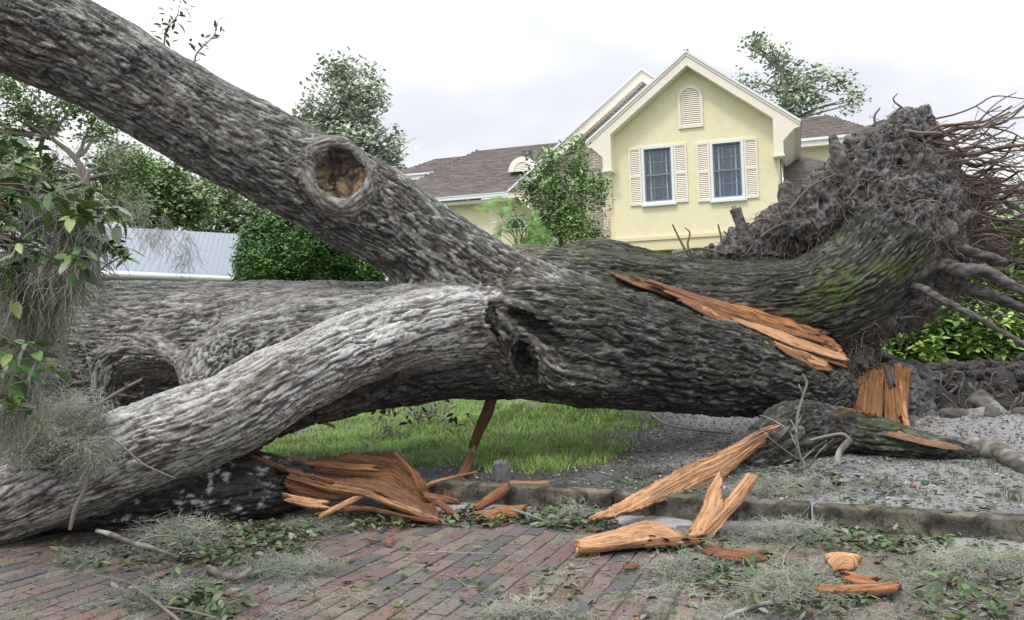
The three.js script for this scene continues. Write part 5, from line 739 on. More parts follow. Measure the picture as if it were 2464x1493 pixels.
for (const [label, A, B] of [['long brown splinter lying across the torn sheet', [[640, 1096, 5.75], [760, 1112, 5.8], [900, 1120, 5.8]], [[640, 1104, 5.72], [760, 1122, 5.75], [900, 1134, 5.74]]], ['short splinter standing at the right rim of the torn sheet', [[940, 1092, 6.0], [985, 1140, 5.8], [1004, 1180, 5.66]], [[955, 1090, 6.0], [1000, 1140, 5.8], [1016, 1184, 5.64]]], ['narrow splinter at the upper left tail of the torn sheet', [[600, 1094, 5.6], [700, 1128, 5.5], [800, 1158, 5.42]], [[600, 1101, 5.58], [700, 1138, 5.48], [800, 1166, 5.4]]]]) lone('wood_splinter', label, 'wood piece', slab(A, B, { th: 0.018, nu: 60, nv: 6, jag: 0.06, top: RED }));
lone('wood_stick', 'pale pointed stick of wood propped under the torn sheet', 'wood piece', slab([[868, 1190, 5.42], [810, 1215, 5.36], [764, 1240, 5.3]], [[872, 1200, 5.41], [820, 1226, 5.34], [770, 1250, 5.28]], { th: 0.02, nu: 30, nv: 6, top: TAN, jag: 0.03 }));
lone('bark_strip', 'long brown bark strip leaning upright below the trunk', 'bark piece', slab([[1122, 1098, 6.45], [1100, 1140, 6.25], [1078, 1175, 6.05], [1058, 1200, 5.9]], [[1142, 1094, 6.45], [1128, 1140, 6.25], [1108, 1175, 6.05], [1084, 1206, 5.9]], { th: 0.03, top: [[0.24, 0.1, 0.045], [0.1, 0.045, 0.02]], nu: 50, nv: 10, bulge: 0.025 }));
lone('wood_stick', 'thin light splinter lying behind the upright bark strip', 'wood piece', slab([[1000, 1172, 5.95], [1070, 1150, 6.1], [1150, 1135, 6.25]], [[1002, 1186, 5.93], [1070, 1160, 6.08], [1150, 1140, 6.23]], { th: 0.02, nu: 40, nv: 6, top: TAN, jag: 0.05 }));
lone('wood_chunk', 'orange wood chunk leaning on the kerb right of the torn sheet', 'wood piece', [['wood', slab([[1140, 1218, 5.5], [1175, 1188, 5.62], [1215, 1163, 5.75]], [[1148, 1228, 5.46], [1190, 1208, 5.56], [1228, 1180, 5.7]], { th: 0.04, nu: 40, nv: 12, top: [[0.36, 0.16, 0.065], [0.16, 0.065, 0.03]] })], ['wood', slab([[1145, 1234, 5.44], [1200, 1222, 5.46], [1270, 1214, 5.46]], [[1150, 1256, 5.32], [1200, 1250, 5.34], [1255, 1240, 5.38]], { th: 0.03, nu: 40, nv: 12, top: [[0.42, 0.2, 0.085], [0.2, 0.085, 0.035]], jag: 0.05 })]]);
lone('bark_strip', 'small rounded bark roll lying on top of the kerb', 'bark piece', pxTube([[1226, 1166, 5.85, 9], [1260, 1168, 5.85, 10], [1320, 1166, 5.86, 8]], 9, 5, 0.006), null, mat(0.28, 0.12, 0.06, 0.9));
lone('wood_chunk', 'jagged orange chips at the lower tip of the torn sheet', 'wood piece', [['wood', slab([[1015, 1186, 5.7], [1060, 1192, 5.66], [1110, 1206, 5.62]], [[1020, 1205, 5.62], [1060, 1210, 5.6], [1108, 1212, 5.6]], { th: 0.03, nu: 30, nv: 10, top: RED, jag: 0.06 })], ['wood', slab([[1060, 1205, 5.6], [1085, 1222, 5.52], [1100, 1240, 5.46]], [[1045, 1212, 5.58], [1070, 1230, 5.5], [1090, 1244, 5.44]], { th: 0.02, nu: 24, nv: 8, top: RED, jag: 0.04 })]]);
lone('curled_chip', 'pale orange curled wood chip in the moss at right', 'wood piece', slab([[1990, 1358, 3.92], [2010, 1344, 3.95], [2045, 1346, 3.95], [2066, 1356, 3.92]], [[2000, 1374, 3.84], [2020, 1370, 3.85], [2045, 1372, 3.85], [2062, 1368, 3.86]], { th: 0.03, nu: 34, nv: 12, bulge: 0.05, jag: 0.03 }));
lone('wood_chunk', 'short orange wood piece below the curled chip', 'wood piece', slab([[2036, 1380, 3.86], [2070, 1388, 3.84], [2106, 1392, 3.84]], [[2034, 1396, 3.78], [2068, 1406, 3.76], [2108, 1408, 3.76]], { th: 0.035, nu: 34, nv: 10, bulge: 0.02, top: [[0.45, 0.2, 0.09], [0.24, 0.09, 0.04]] }));
lone('bark_strip', 'long narrow orange bark strip lowest in the moss at right', 'bark piece', slab([[1975, 1408, 3.74], [2040, 1410, 3.74], [2110, 1404, 3.75], [2158, 1402, 3.76]], [[1975, 1426, 3.67], [2040, 1427, 3.67], [2110, 1424, 3.67], [2160, 1418, 3.68]], { th: 0.04, nu: 60, nv: 10, top: [[0.5, 0.23, 0.1], [0.26, 0.1, 0.04]], bulge: 0.015 }));
[['oval orange chip standing on the bricks near the middle', [[930, 1292], [946, 1294]], [[926, 1312], [942, 1316]]], ['orange chip among the leaves in front of the dark log', [[640, 1286], [680, 1282]], [[644, 1294], [684, 1292]]], ['thin curled bark chip on the bricks left of the oval chip', [[880, 1290], [912, 1300]], [[884, 1297], [914, 1306]]], ['small flat chip on the bricks under the orange block', [[1500, 1360], [1538, 1354]], [[1504, 1372], [1540, 1366]]], ['round orange chip in the moss below the orange block', [[1586, 1346], [1625, 1350]], [[1590, 1362], [1628, 1362]]], ['pale sliver of wood at the bottom right of the moss', [[2280, 1398], [2310, 1402]], [[2284, 1410], [2312, 1412]]], ['little orange chip on the sand above the right kerb', [[2190, 1166], [2206, 1168]], [[2190, 1174], [2206, 1176]]]].forEach(([label, a, b]) => {
  const y = label.includes('sand') ? 0.16 : 0.012, P = (p, h) => { const w = ground(p[0], p[1], y + h), q = toPixel(w); return [q[0], q[1], q[2]]; }; lone('wood_chip', label, 'wood chip', slab(a.map((p) => P(p, 0.02)), b.map((p) => P(p, 0.004)), { th: 0.012, nu: 16, nv: 8, jag: 0.01, edge: 0.01, bulge: 0.008, top: RED }), 'wood chips'); });
// ---------------------------------------------------------------- the stump and its torn root
const stump = thing('broken_stump', 'splintered stump with orange wood faces and a low torn root at right', 'stump', at(2115, 1040, 7.3).setY(0.1));
{
  const c = stump.position.clone(), g0 = stump; g0.position.set(0, 0, 0);
  woodMesh(stump, 0.0105, V(0.9, -0.2, -8.5), V(4.6, 1.3, -5.6), ['root', 'soil', 'trunk'], (chain) => {
    chain('trunk', 'root', [[1815, 1085, 6.15, 26], [1850, 1060, 6.25, 48], [1900, 1030, 6.4, 60], [1960, 1024, 6.5, 54], [2040, 1032, 6.45, 50], [2120, 1050, 6.32, 48], [2200, 1068, 6.15, 36], [2270, 1078, 6.08, 28], [2350, 1080, 6.08, 20]]);
    chain('trunk', 'root', [[1800, 1128, 6.1, 26], [1860, 1098, 6.25, 50], [1930, 1070, 6.4, 48], [1990, 1050, 6.45, 36]]);
    chain('soil', 'trunk', [[2075, 900, 7.5, 20], [2085, 960, 7.45, 44], [2090, 1020, 7.4, 58], [2090, 1060, 7.3, 60]]); chain('soil', 'trunk', [[2165, 905, 7.5, 18], [2165, 960, 7.46, 36], [2160, 1030, 7.4, 52], [2180, 1070, 7.3, 50]]); chain('soil', 'trunk', [[2200, 900, 7.7, 20], [2205, 960, 7.65, 26], [2210, 1030, 7.55, 34]]);
    chain('soilwood', 'trunk', [[1985, 960, 7.5, 30], [2030, 980, 7.4, 50], [2040, 1030, 7.2, 50]]);
  });
  reseed(71);
  const ST = [[0.42, 0.215, 0.09], [0.17, 0.075, 0.035]], SG = [[0.2, 0.19, 0.18], [0.07, 0.065, 0.06]];
  for (const [A, B, top] of [
    [[[2096, 900, 7.28], [2090, 950, 7.2], [2072, 990, 7.14]], [[2122, 900, 7.28], [2118, 950, 7.2], [2112, 998, 7.14]], TAN], [[[2120, 882, 7.3], [2122, 940, 7.22], [2130, 1010, 7.08], [2150, 1060, 6.9]], [[2152, 884, 7.3], [2158, 940, 7.22], [2166, 1010, 7.06], [2182, 1050, 6.9]], ST], [[[2152, 878, 7.3], [2160, 940, 7.2], [2170, 1000, 7.06], [2180, 1050, 6.88]], [[2170, 880, 7.3], [2174, 940, 7.2], [2186, 1000, 7.06], [2196, 1050, 6.88]], TAN], [[[2164, 886, 7.42], [2168, 930, 7.38], [2168, 965, 7.34]], [[2192, 882, 7.42], [2186, 930, 7.38], [2178, 968, 7.34]], RED],
    [[[2062, 890, 7.4], [2064, 930, 7.34], [2070, 950, 7.3]], [[2100, 882, 7.4], [2100, 930, 7.34], [2100, 950, 7.3]], RED], [[[2062, 896, 7.24], [2058, 940, 7.16], [2048, 1000, 7.04]], [[2128, 888, 7.24], [2126, 940, 7.16], [2124, 1010, 7.0]], ST], [[[2150, 884, 7.28], [2152, 940, 7.2], [2160, 1010, 7.06]], [[2194, 886, 7.28], [2188, 940, 7.2], [2186, 985, 7.1]], ST], [[[2085, 880, 7.44], [2088, 920, 7.4]], [[2130, 882, 7.44], [2130, 920, 7.4]], RED], [[[2018, 920, 7.4], [2022, 960, 7.36], [2030, 985, 7.32]], [[2060, 912, 7.4], [2058, 950, 7.36], [2050, 980, 7.32]], RED], [[[2035, 972, 7.2], [2036, 1010, 7.12], [2040, 1030, 7.05]], [[2052, 968, 7.2], [2054, 1010, 7.12], [2060, 1030, 7.05]], TAN], [[[2130, 884, 7.26], [2140, 930, 7.2]], [[2150, 886, 7.26], [2156, 926, 7.2]], SG]]) part('splinter', slab(A, B, { th: 0.04, top, nu: 44, nv: 10, jag: 0.04, back: ST, rough: 1.5 }), slabMat, stump);
  for (let k = 0; k < 34; k++) { const t = rnd(), x = lerp(1990, 2120, t), y = 990 + 6 * Math.sin(t * 9) - 6 * (t < 0.3 ? 1 - t / 0.3 : 0) * -1; part('splinter', pxTube([[x, y + 8, 6.32, 3], [x + rr(-6, 2), y - rr(-3, 4), 6.29, 1]], 4, 1), RAW, stump); }
  part('sliver', pxTube([[2012, 918, 7.2, 4], [2032, 950, 7.1, 4], [2042, 985, 7.0, 3]], 5, 4), mat(0.55, 0.32, 0.18, 0.9), stump);
  part('splinter', slab([[2140, 1036, 6.25], [2200, 1050, 6.1], [2260, 1066, 5.95], [2310, 1076, 5.9]], [[2130, 1046, 6.15], [2200, 1064, 6.0], [2260, 1078, 5.87], [2306, 1084, 5.84]], { top: [[0.34, 0.2, 0.11], [0.13, 0.08, 0.05]], nu: 50, nv: 10, th: 0.02, rough: 1.6, bulge: 0.015 }), slabMat, stump);
  g0.children.forEach((m) => m.geometry.translate(-c.x, -c.y, -c.z)); stump.position.copy(c);
}
// ---------------------------------------------------------------- loose logs, dead twigs
const TWIG = mat(0.2, 0.185, 0.155, 0.9), TWIGD = mat(0.16, 0.13, 0.11, 0.9), LICHEN = vmat(0.9);
const mottled = (g) => { const p = g.attributes.position, c = []; for (let i = 0; i < p.count; i++) { const f = fbm(p.getX(i) * 22, p.getY(i) * 22, p.getZ(i) * 22, 3), k = sstep(-0.1, 0.3, f), l = sstep(0.1, 0.4, fbm(p.getX(i) * 9 + 4, p.getY(i) * 9, p.getZ(i) * 9, 3)); c.push(lerp(lerp(0.08, 0.21, k), 0.28, l), lerp(lerp(0.07, 0.195, k), 0.3, l), lerp(lerp(0.06, 0.17, k), 0.255, l)); } g.setAttribute('color', new THREE.Float32BufferAttribute(c, 3)); return g; };
const onGround = (x, y, h = 0.01) => { let p = ground(x, y, h); if (kerbDist(p.x, p.z) > 0) { for (let i = 0; i < 4; i++) p = ground(x, y, vergeHeight(p.x, p.z) + h); } return p; };
const gTube = (list, sides = 6, bump = 0.003, h = 0) => { const P = list.map((p) => onGround(p[0], p[1], h + (p[3] ?? 0))); return tube(P, list.map((p, i) => p[2] / FOCAL * toPixel(P[i])[2]), sides, 4, bump); };
lone('sawn_log', 'grey sawn branch end slanting into the pit at right', 'log', mottled(pxTube([[2352, 955, 7.6, 22], [2362, 965, 7.55, 24], [2400, 1002, 7.4, 25], [2450, 1050, 7.2, 26], [2510, 1100, 7.0, 27]], 12, 6, 0.006)), null, LICHEN);
lone('lichened_root', 'lichen-covered root snaking along the sand below the pit', 'root', mottled(pxTube([[2280, 1074, 6.1, 22], [2340, 1076, 6.08, 24], [2400, 1084, 5.98, 24], [2440, 1108, 5.7, 23], [2530, 1146, 5.2, 24]], 12, 6, 0.008)), null, LICHEN);
lone('dead_branch', 'thick peeled branch lying across the moss in front of the dark log', 'branch', [['branch', mottled(gTube([[232, 1278, 5, 0.16], [270, 1288, 6.5, 0.15], [318, 1308, 6, 0.12], [360, 1318, 6, 0.09], [428, 1342, 4.5, 0.06]], 9, 0.004))], ['twig', gTube([[330, 1305, 3, 0.12], [370, 1292, 2.5, 0.12], [410, 1290, 1.5, 0.12]]), TWIG]], null, LICHEN);
lone('dead_branch', 'crooked lichened branch at the near edge of the left moss heap', 'branch', [['branch', mottled(gTube([[500, 1368, 9, 0.02], [535, 1386, 9, 0.02], [580, 1388, 8, 0.03], [600, 1372, 7, 0.05], [605, 1345, 5, 0.09]], 9, 0.005))], ['twig', gTube([[585, 1388, 5, 0.03], [640, 1372, 3, 0.03], [700, 1366, 2, 0.03]]), TWIG]], null, LICHEN);
lone('dead_twig', 'dark forked twig across the bricks at lower left', 'twig', [['twig', gTube([[225, 1385, 3], [300, 1400, 4], [350, 1432, 4, 0.04], [400, 1470, 4, 0.05], [470, 1530, 4, 0.06]]), TWIGD], ['twig', gTube([[395, 1462, 3, 0.05], [450, 1470, 2.5, 0.05], [520, 1488, 2, 0.06]]), TWIGD]]);
lone('dead_twig', 'straight pale twig lying on the bricks in the middle', 'twig', gTube([[962, 1332, 2.2], [1060, 1330, 2.4], [1185, 1334, 2]]), null, TWIG);
lone('dead_twig', 'short pale twig on the bricks right of the middle', 'twig', gTube([[1280, 1384, 2.4], [1330, 1395, 2.6], [1362, 1404, 2.4]]), null, TWIG);
lone('dead_twig', 'small broken pair of twigs on the bricks below the orange block', 'twig', [['twig', gTube([[1358, 1368, 3.4], [1400, 1366, 3.6], [1424, 1360, 3.4]]), TWIG], ['twig', gTube([[1386, 1374, 2.8], [1430, 1380, 3]]), TWIG]]);
lone('dead_twig', 'bent twig on the bricks left of the middle', 'twig', gTube([[1075, 1384, 1.6], [1105, 1398, 2], [1125, 1412, 2], [1165, 1414, 1.6]]), null, TWIG);
lone('dead_branch', 'pale branch in the moss at the bottom right', 'branch', [['branch', mottled(gTube([[1740, 1490, 6], [1790, 1470, 6, 0.02], [1850, 1452, 6, 0.03], [1940, 1446, 5, 0.03], [1990, 1450, 4, 0.03]], 8, 0.004))], ['twig', gTube([[1690, 1432, 3], [1700, 1465, 3.4], [1740, 1490, 4]]), TWIG], ['twig', gTube([[1690, 1440, 2.2], [1760, 1436, 2.2], [1840, 1438, 1.6]]), TWIG]], null, LICHEN);
lone('dead_twig', 'pale stick slanting up through the moss beside the curled chip', 'twig', pxTube([[1985, 1395, 4.1, 4], [2040, 1366, 4.15, 4], [2060, 1352, 4.2, 4]], 6, 3, 0.003), null, TWIG);
lone('dead_twig', 'pair of thin sticks leaning against the right kerb stone', 'twig', [['twig', pxTube([[2085, 1252, 4.95, 3], [2120, 1280, 4.88, 3], [2150, 1302, 4.8, 3]], 6, 3, 0.002)], ['twig', pxTube([[2064, 1262, 4.95, 2.6], [2110, 1290, 4.86, 2.4], [2150, 1306, 4.8, 2]], 6, 3, 0.002)]], null, TWIG);
lone('dead_twig', 'forked twig resting on bricks and kerb in front of the wood chunk', 'twig', [['twig', pxTube([[1230, 1226, 5.3, 3], [1290, 1246, 5.24, 3.4], [1330, 1262, 5.2, 3], [1370, 1268, 5.15, 2]], 6, 3, 0.002)], ['twig', pxTube([[1330, 1262, 5.2, 2], [1380, 1236, 5.3, 1.8], [1420, 1226, 5.3, 1.2]], 5, 3)]], null, TWIG);
lone('dead_branch', 'bare upright sapling branch with many twigs before the torn root', 'branch', [['branch', pxTube([[1962, 1196, 5.95, 4.4], [1958, 1150, 5.95, 4.4], [1930, 1110, 5.95, 3.6], [1918, 1060, 5.95, 3.6], [1920, 1000, 5.95, 3.6], [1934, 950, 5.97, 3], [1942, 922, 5.97, 3.4], [1932, 900, 5.97, 2]], 7, 4, 0.003), TWIG], ...[[[1918, 1060], [1880, 1022], [1844, 1008]], [[1880, 1024], [1850, 1006], [1828, 1000]], [[1918, 1042], [1908, 1020], [1902, 1010]], [[1920, 1080], [1900, 1040], [1888, 1030], [1870, 1018]], [[1930, 1110], [1890, 1085], [1850, 1052], [1832, 1030]], [[1918, 1062], [1912, 1120], [1900, 1142], [1890, 1160]], [[1900, 1142], [1930, 1158], [1945, 1165]], [[1958, 1150], [1990, 1128], [2010, 1100], [2018, 1080]], [[1958, 1152], [2000, 1146], [2060, 1136], [2100, 1132]], [[1945, 1130], [1970, 1090], [1990, 1070]], [[1930, 1108], [1960, 1080], [1990, 1060]], [[1962, 1180], [1920, 1160], [1860, 1150], [1800, 1165], [1760, 1190]], [[1962, 1176], [2010, 1190], [2050, 1210]], [[1932, 952], [1926, 935], [1922, 925]], [[1920, 1020], [1930, 1000], [1934, 990]]].map((l) => ['twig', pxTube(l.map((p, i) => [p[0], p[1], 5.95 + rr(-0.12, 0.12), 2.2 - i * 0.45]), 5, 4, 0.002), TWIG])]);
lone('dead_branch', 'curved lichened branch leaning from the verge onto the torn root', 'branch', [['branch', mottled(pxTube([[1962, 1200, 5.9, 7], [1985, 1168, 5.92, 7], [2012, 1130, 5.95, 8], [2020, 1090, 6, 8], [2046, 1060, 6.05, 9]], 8, 4, 0.004))], ['twig', pxTube([[2046, 1060, 6.05, 5], [2030, 1046, 6.05, 4], [1990, 1050, 6.05, 3], [1950, 1060, 6.0, 3]], 6, 4), TWIG]], null, LICHEN);
lone('dead_twig', 'bare twig sticking out over the hollow between the limbs', 'twig', [['twig', pxTube([[188, 1000, 5.05, 4], [250, 965, 5.1, 4], [300, 935, 5.15, 3.6], [342, 913, 5.2, 3]], 6, 4, 0.002), TWIGD], ['twig', pxTube([[300, 935, 5.15, 3], [304, 925, 5.14, 3]], 5, 2), TWIGD]]);
lone('dead_twig', 'thin twig hanging down the face of the front limb', 'twig', pxTube([[262, 1050, 5.0, 3], [300, 1080, 5.02, 3], [340, 1115, 5.04, 2.6], [420, 1152, 5.1, 1.6]], 5, 5, 0.002), null, TWIG);
lone('dead_twig', 'peeling twig hanging below the moss on the front limb', 'twig', pxTube([[215, 1130, 4.95, 4], [200, 1185, 4.93, 5], [180, 1225, 4.92, 6], [168, 1275, 4.92, 4]], 7, 4, 0.004), null, TWIG);
lone('wood_stub', 'broken branch stub poking out of the back limb', 'twig', pxTube([[95, 790, 6.4, 4], [150, 812, 6.32, 5], [190, 822, 6.28, 6]], 7, 3, 0.003), null, TWIG);
lone('dead_twig', 'thin dark twig lying where the lawn meets bare soil', 'twig', gTube([[1560, 990, 3, 0.1], [1600, 1020, 3, 0.06], [1660, 1034, 2.4, 0.03], [1760, 1044, 1.6, 0.02]]), null, TWIGD);
lone('stone_block', 'small weathered grey block on the soil under the trunk', 'stone', (() => { const g = new THREE.BoxGeometry(0.1, 0.13, 0.1, 12, 12, 12), p = g.attributes.position; for (let i = 0; i < p.count; i++) { const f = 0.03 * fbm(p.getX(i) * 30, p.getY(i) * 9, p.getZ(i) * 30, 3); p.setXYZ(i, p.getX(i) * (1 + f * 6) + f, p.getY(i) + f, p.getZ(i) * (1 + f * 6)); } g.computeVertexNormals(); const q = onGround(1205, 1156, 0); return g.rotateY(0.3).translate(q.x, q.y + 0.06, q.z); })(), null, mat(0.12, 0.12, 0.125, 0.95));
// ---------------------------------------------------------------- moss, leaves, grass, litter
reseed(2024);
function strand(len, r, wander, droop, n = 8) { const P = [V(0, 0, 0)], d = V(rr(-1, 1), rr(-0.5, 0.7), rr(-1, 1)).normalize(); for (let i = 0; i < n; i++) { d.add(V(rr(-1, 1), rr(-1, 1) - droop, rr(-1, 1)).multiplyScalar(wander)).normalize(); P.push(P[i].clone().addScaledVector(d, len / n)); } return tube(P, P.map((_, i) => r * (i === n ? 0.4 : 1)), 3, 1, 0, false); }
const tuftGeo = (n, R, len, r, flat, droop) => { const gs = []; for (let i = 0; i < n; i++) { const g = strand(len * rr(0.6, 1.3), r * rr(0.7, 1.2), 0.75, droop); g.translate(rr(-R, R), rr(-R, R), rr(-R, R)); g.scale(1, flat, 1); gs.push(g); } const m = merge(gs); m.computeVertexNormals(); return m; };
const MOSS = mat(1, 1, 1, 0.95), MCOL = [[0.27, 0.285, 0.225], [0.225, 0.245, 0.19], [0.31, 0.32, 0.26], [0.2, 0.205, 0.155]];
const mossMat = [0, 1, 2].map(() => tuftGeo(16, 0.06, 0.13, 0.0011, 0.26, 0.1)), mossBall = [0, 1, 2].map(() => tuftGeo(18, 0.06, 0.14, 0.0012, 0.55, 0.25)), mossHang = [0, 1, 2].map(() => tuftGeo(12, 0.03, 0.2, 0.0013, 1.3, 0.55));
const mcol = (k = 1) => { const b = pick(MCOL), t = rr(0.7, 1.2) * k; return col(b[0] * t, b[1] * t, b[2] * t); };
function mossThing(label, geos, spots, group, k = 1) { // spots: world points with a scale
  const c = spots.reduce((a, s) => a.add(s.p), V(0, 0, 0)).multiplyScalar(1 / spots.length), t = thing('moss_clump', label, 'moss', c, group);
  geos.forEach((g, i) => copies('strands', g, MOSS, spots.filter((_, j) => j % geos.length === i).map((s) => ({ m: pose(s.p.clone().sub(c), quat(rr(-0.5, 0.5), rr(0, 6.28), rr(-0.5, 0.5)), s.s ?? 1), c: mcol(k) })), t)); return t;
}
const heap = (x, y, rx, ry, n, h) => { const c = onGround(x, y, 0), out = [], px = toPixel(c)[2] / FOCAL; for (let i = 0; i < n; i++) { const a = rr(0, 6.28), r = Math.pow(rnd(), 0.6), gx = x + rx * r * Math.cos(a), gy = y + ry * r * Math.sin(a), q = onGround(gx, gy, 0); q.y += h * (1 - r * r) * rr(0.1, 1); out.push({ p: q, s: rr(0.7, 1.25) }); } return out; };
const cloud = (list, n) => { const out = []; for (let i = 0; i < n; i++) { const [x, y, d, rx, ry] = pick(list), a = rr(0, 6.28), r = Math.sqrt(rnd()); out.push({ p: at(x + rx * r * Math.cos(a), y + ry * r * Math.sin(a), d + rr(-0.14, 0.14)), s: rr(0.7, 1.25) }); } return out; };
mossThing('large heap of grey-green moss on the bricks before the dark log', mossBall, heap(440, 1308, 125, 30, 260, 0.12));
mossThing('moss spread around the crooked branch on the left bricks', mossMat, heap(690, 1375, 110, 22, 150, 0.04));
mossThing('moss patch at the near end of the dark forked twig', mossMat, heap(390, 1440, 90, 26, 90, 0.04));
mossThing('thin moss patch on the bricks at the far left', mossMat, heap(190, 1352, 60, 16, 46, 0.05));
mossThing('moss tangled in leaves under the torn sheet', mossMat, heap(760, 1278, 90, 16, 90, 0.08));
mossThing('deep moss drift at the right beside the long bark strip', mossBall, heap(1900, 1430, 130, 36, 260, 0.05));
mossThing('moss drift in the gutter at the right edge', mossMat, heap(2330, 1380, 180, 40, 330, 0.07));
mossThing('moss between the forked slab and the kerb', mossMat, heap(1880, 1290, 150, 22, 230, 0.06));
mossThing('moss below the orange block and forked slab', mossMat, heap(1680, 1380, 120, 26, 220, 0.05));
mossThing('moss in front of the kerb beside the long plank tip', mossMat, heap(1380, 1250, 80, 18, 90, 0.06));
mossThing('moss cut off by the bottom edge in the middle', mossMat, heap(1270, 1488, 120, 16, 70, 0.04));
mossThing('moss on the verge around the upright sapling branch', mossMat, heap(1900, 1180, 110, 22, 110, 0.06));
mossThing('grey moss wisps on the grass under the front limb', mossMat, heap(730, 1045, 60, 22, 60, 0.08));
mossThing('grey moss wisps on the lawn beside the hanging strip', mossMat, heap(1250, 985, 50, 10, 26, 0.1));
mossThing('moss mat draped over the left end of the front limb', mossBall, cloud([[110, 1010, 5.05, 120, 60], [60, 1060, 4.95, 90, 50], [190, 1010, 5.08, 70, 60], [210, 1090, 4.95, 50, 40], [30, 990, 5.0, 60, 40]], 300));
mossThing('long moss beard hanging from the leafy branch at the left edge', mossHang, cloud([[60, 800, 4.0, 66, 130], [40, 650, 3.9, 40, 60], [90, 720, 3.95, 40, 60], [30, 930, 4.1, 50, 60]], 230));
mossThing('moss beard hanging in the middle of the leafy branch', mossHang, cloud([[165, 590, 3.8, 44, 56], [150, 650, 3.82, 46, 40], [190, 530, 3.8, 26, 30], [120, 480, 3.8, 40, 30]], 130));
mossThing('moss hanging from the far oak above the back limb', mossHang, cloud([[445, 600, 13, 14, 40], [430, 640, 13, 12, 30], [380, 560, 13, 30, 40], [340, 520, 13, 30, 40], [300, 470, 13, 60, 30], [240, 350, 13, 60, 20], [120, 370, 13, 60, 20]], 50).map((s) => ({ p: s.p, s: s.s * 1.5 })), null, 0.9);
{ // the leafy branch at the left edge, each leaf its own
  const root = at(-60, 480, 3.7), br = thing('leafy_branch', 'broken branch with large glossy leaves hanging in at the left edge', 'branch', root), twm = mat(0.1, 0.08, 0.06, 0.9), off = (x, y, d) => at(x, y, d).sub(root);
  const geos = [0, 1, 2].map((i) => leafBlade(1, 0.4 + 0.04 * i, 0.22, 0.1 + 0.1 * i)), mats = [[0.05, 0.12, 0.025], [0.075, 0.17, 0.035], [0.035, 0.085, 0.022], [0.12, 0.165, 0.1], [0.14, 0.2, 0.045]].map((c) => new THREE.MeshPhysicalMaterial({ color: col(...c), roughness: 0.38, side: THREE.DoubleSide }));
  const cl = [[40, 400, 7], [110, 395, 6], [20, 440, 7], [80, 450, 6], [170, 440, 7], [240, 440, 7], [200, 500, 8], [260, 520, 8], [130, 470, 6], [30, 520, 7], [100, 540, 7], [150, 520, 7], [280, 600, 9], [300, 590, 5], [225, 570, 7], [200, 620, 6], [60, 600, 7], [20, 660, 7], [110, 610, 6], [50, 700, 6], [170, 640, 5], [30, 830, 8], [60, 850, 6], [20, 900, 6], [30, 970, 7], [60, 980, 4], [110, 870, 3], [0, 340, 6], [90, 340, 4], [10, 560, 6], [180, 670, 3]];
  for (const [x, y, n] of cl) {
    const d = 3.6 + rr(-0.25, 0.3), c = off(x, y, d), m = off(x * 0.5 - 20, y - 30 + rr(-20, 20), d);
    part('twig', tube([off(-80, y - rr(20, 80), 3.75), m, c], [0.0035, 0.003, 0.0015], 5, 5), twm, br);
    for (let k = 0; k < n * 1.7; k++) { const l = part('leaf', pick(geos), pick(mats), br), s = rr(0.06, 0.105); l.position.copy(c).add(V(rr(-0.045, 0.045), rr(-0.045, 0.045), rr(-0.045, 0.045))); l.scale.set(s, s, s); l.quaternion.copy(quat(rr(-0.4, 0.9), rr(0, 6.283), rr(-0.7, 0.7))); }
  }
  const stems = [[[-60, 380], [60, 450], [160, 500], [280, 600]], [[-60, 560], [60, 590], [110, 680], [120, 760]], [[-40, 420], [30, 560], [60, 700], [50, 860], [30, 980]]]; for (const s of stems) part('branch', tube(s.map((p) => off(p[0], p[1], 3.85)), s.map((_, i) => 0.011 - i * 0.0022), 6, 5, 0.001), twm, br);
}
{ // twigs of the leaning limb against the sky
  for (const [label, pts, n] of [['leafy twig rising against the sky above the leaning limb', [[395, 100], [400, 70], [425, 40], [432, 10]], 46], ['small leafy twig with moss, right of the taller one', [[470, 135], [490, 110], [515, 85], [525, 50]], 26]]) {
    const b = at(pts[0][0], pts[0][1] + 20, 9), t = thing('leafy_twig', label, 'twig', b), P = pts.map((p) => at(p[0], p[1], 9).sub(b)); part('twig', tube([V(0, -0.2, 0), ...P], [0.012, 0.009, 0.007, 0.005, 0.003], 5, 4), TWIGD, t);
    const list = []; for (let k = 0; k < n; k++) { const p = P[Math.floor(rnd() * 4)].clone().lerp(pick(P), rnd()).add(V(rr(-0.13, 0.1), rr(-0.1, 0.1), rr(-0.1, 0.1))); list.push({ m: pose(p, quat(rr(-1, 1), rr(0, 6.28), rr(-1, 1)), rr(0.7, 1.2)), c: pick([col(0.09, 0.14, 0.05), col(0.13, 0.18, 0.09)]) }); } copies('leaves', leafBlade(0.09, 0.035), WHITE_LEAF, list, t);
  }
}
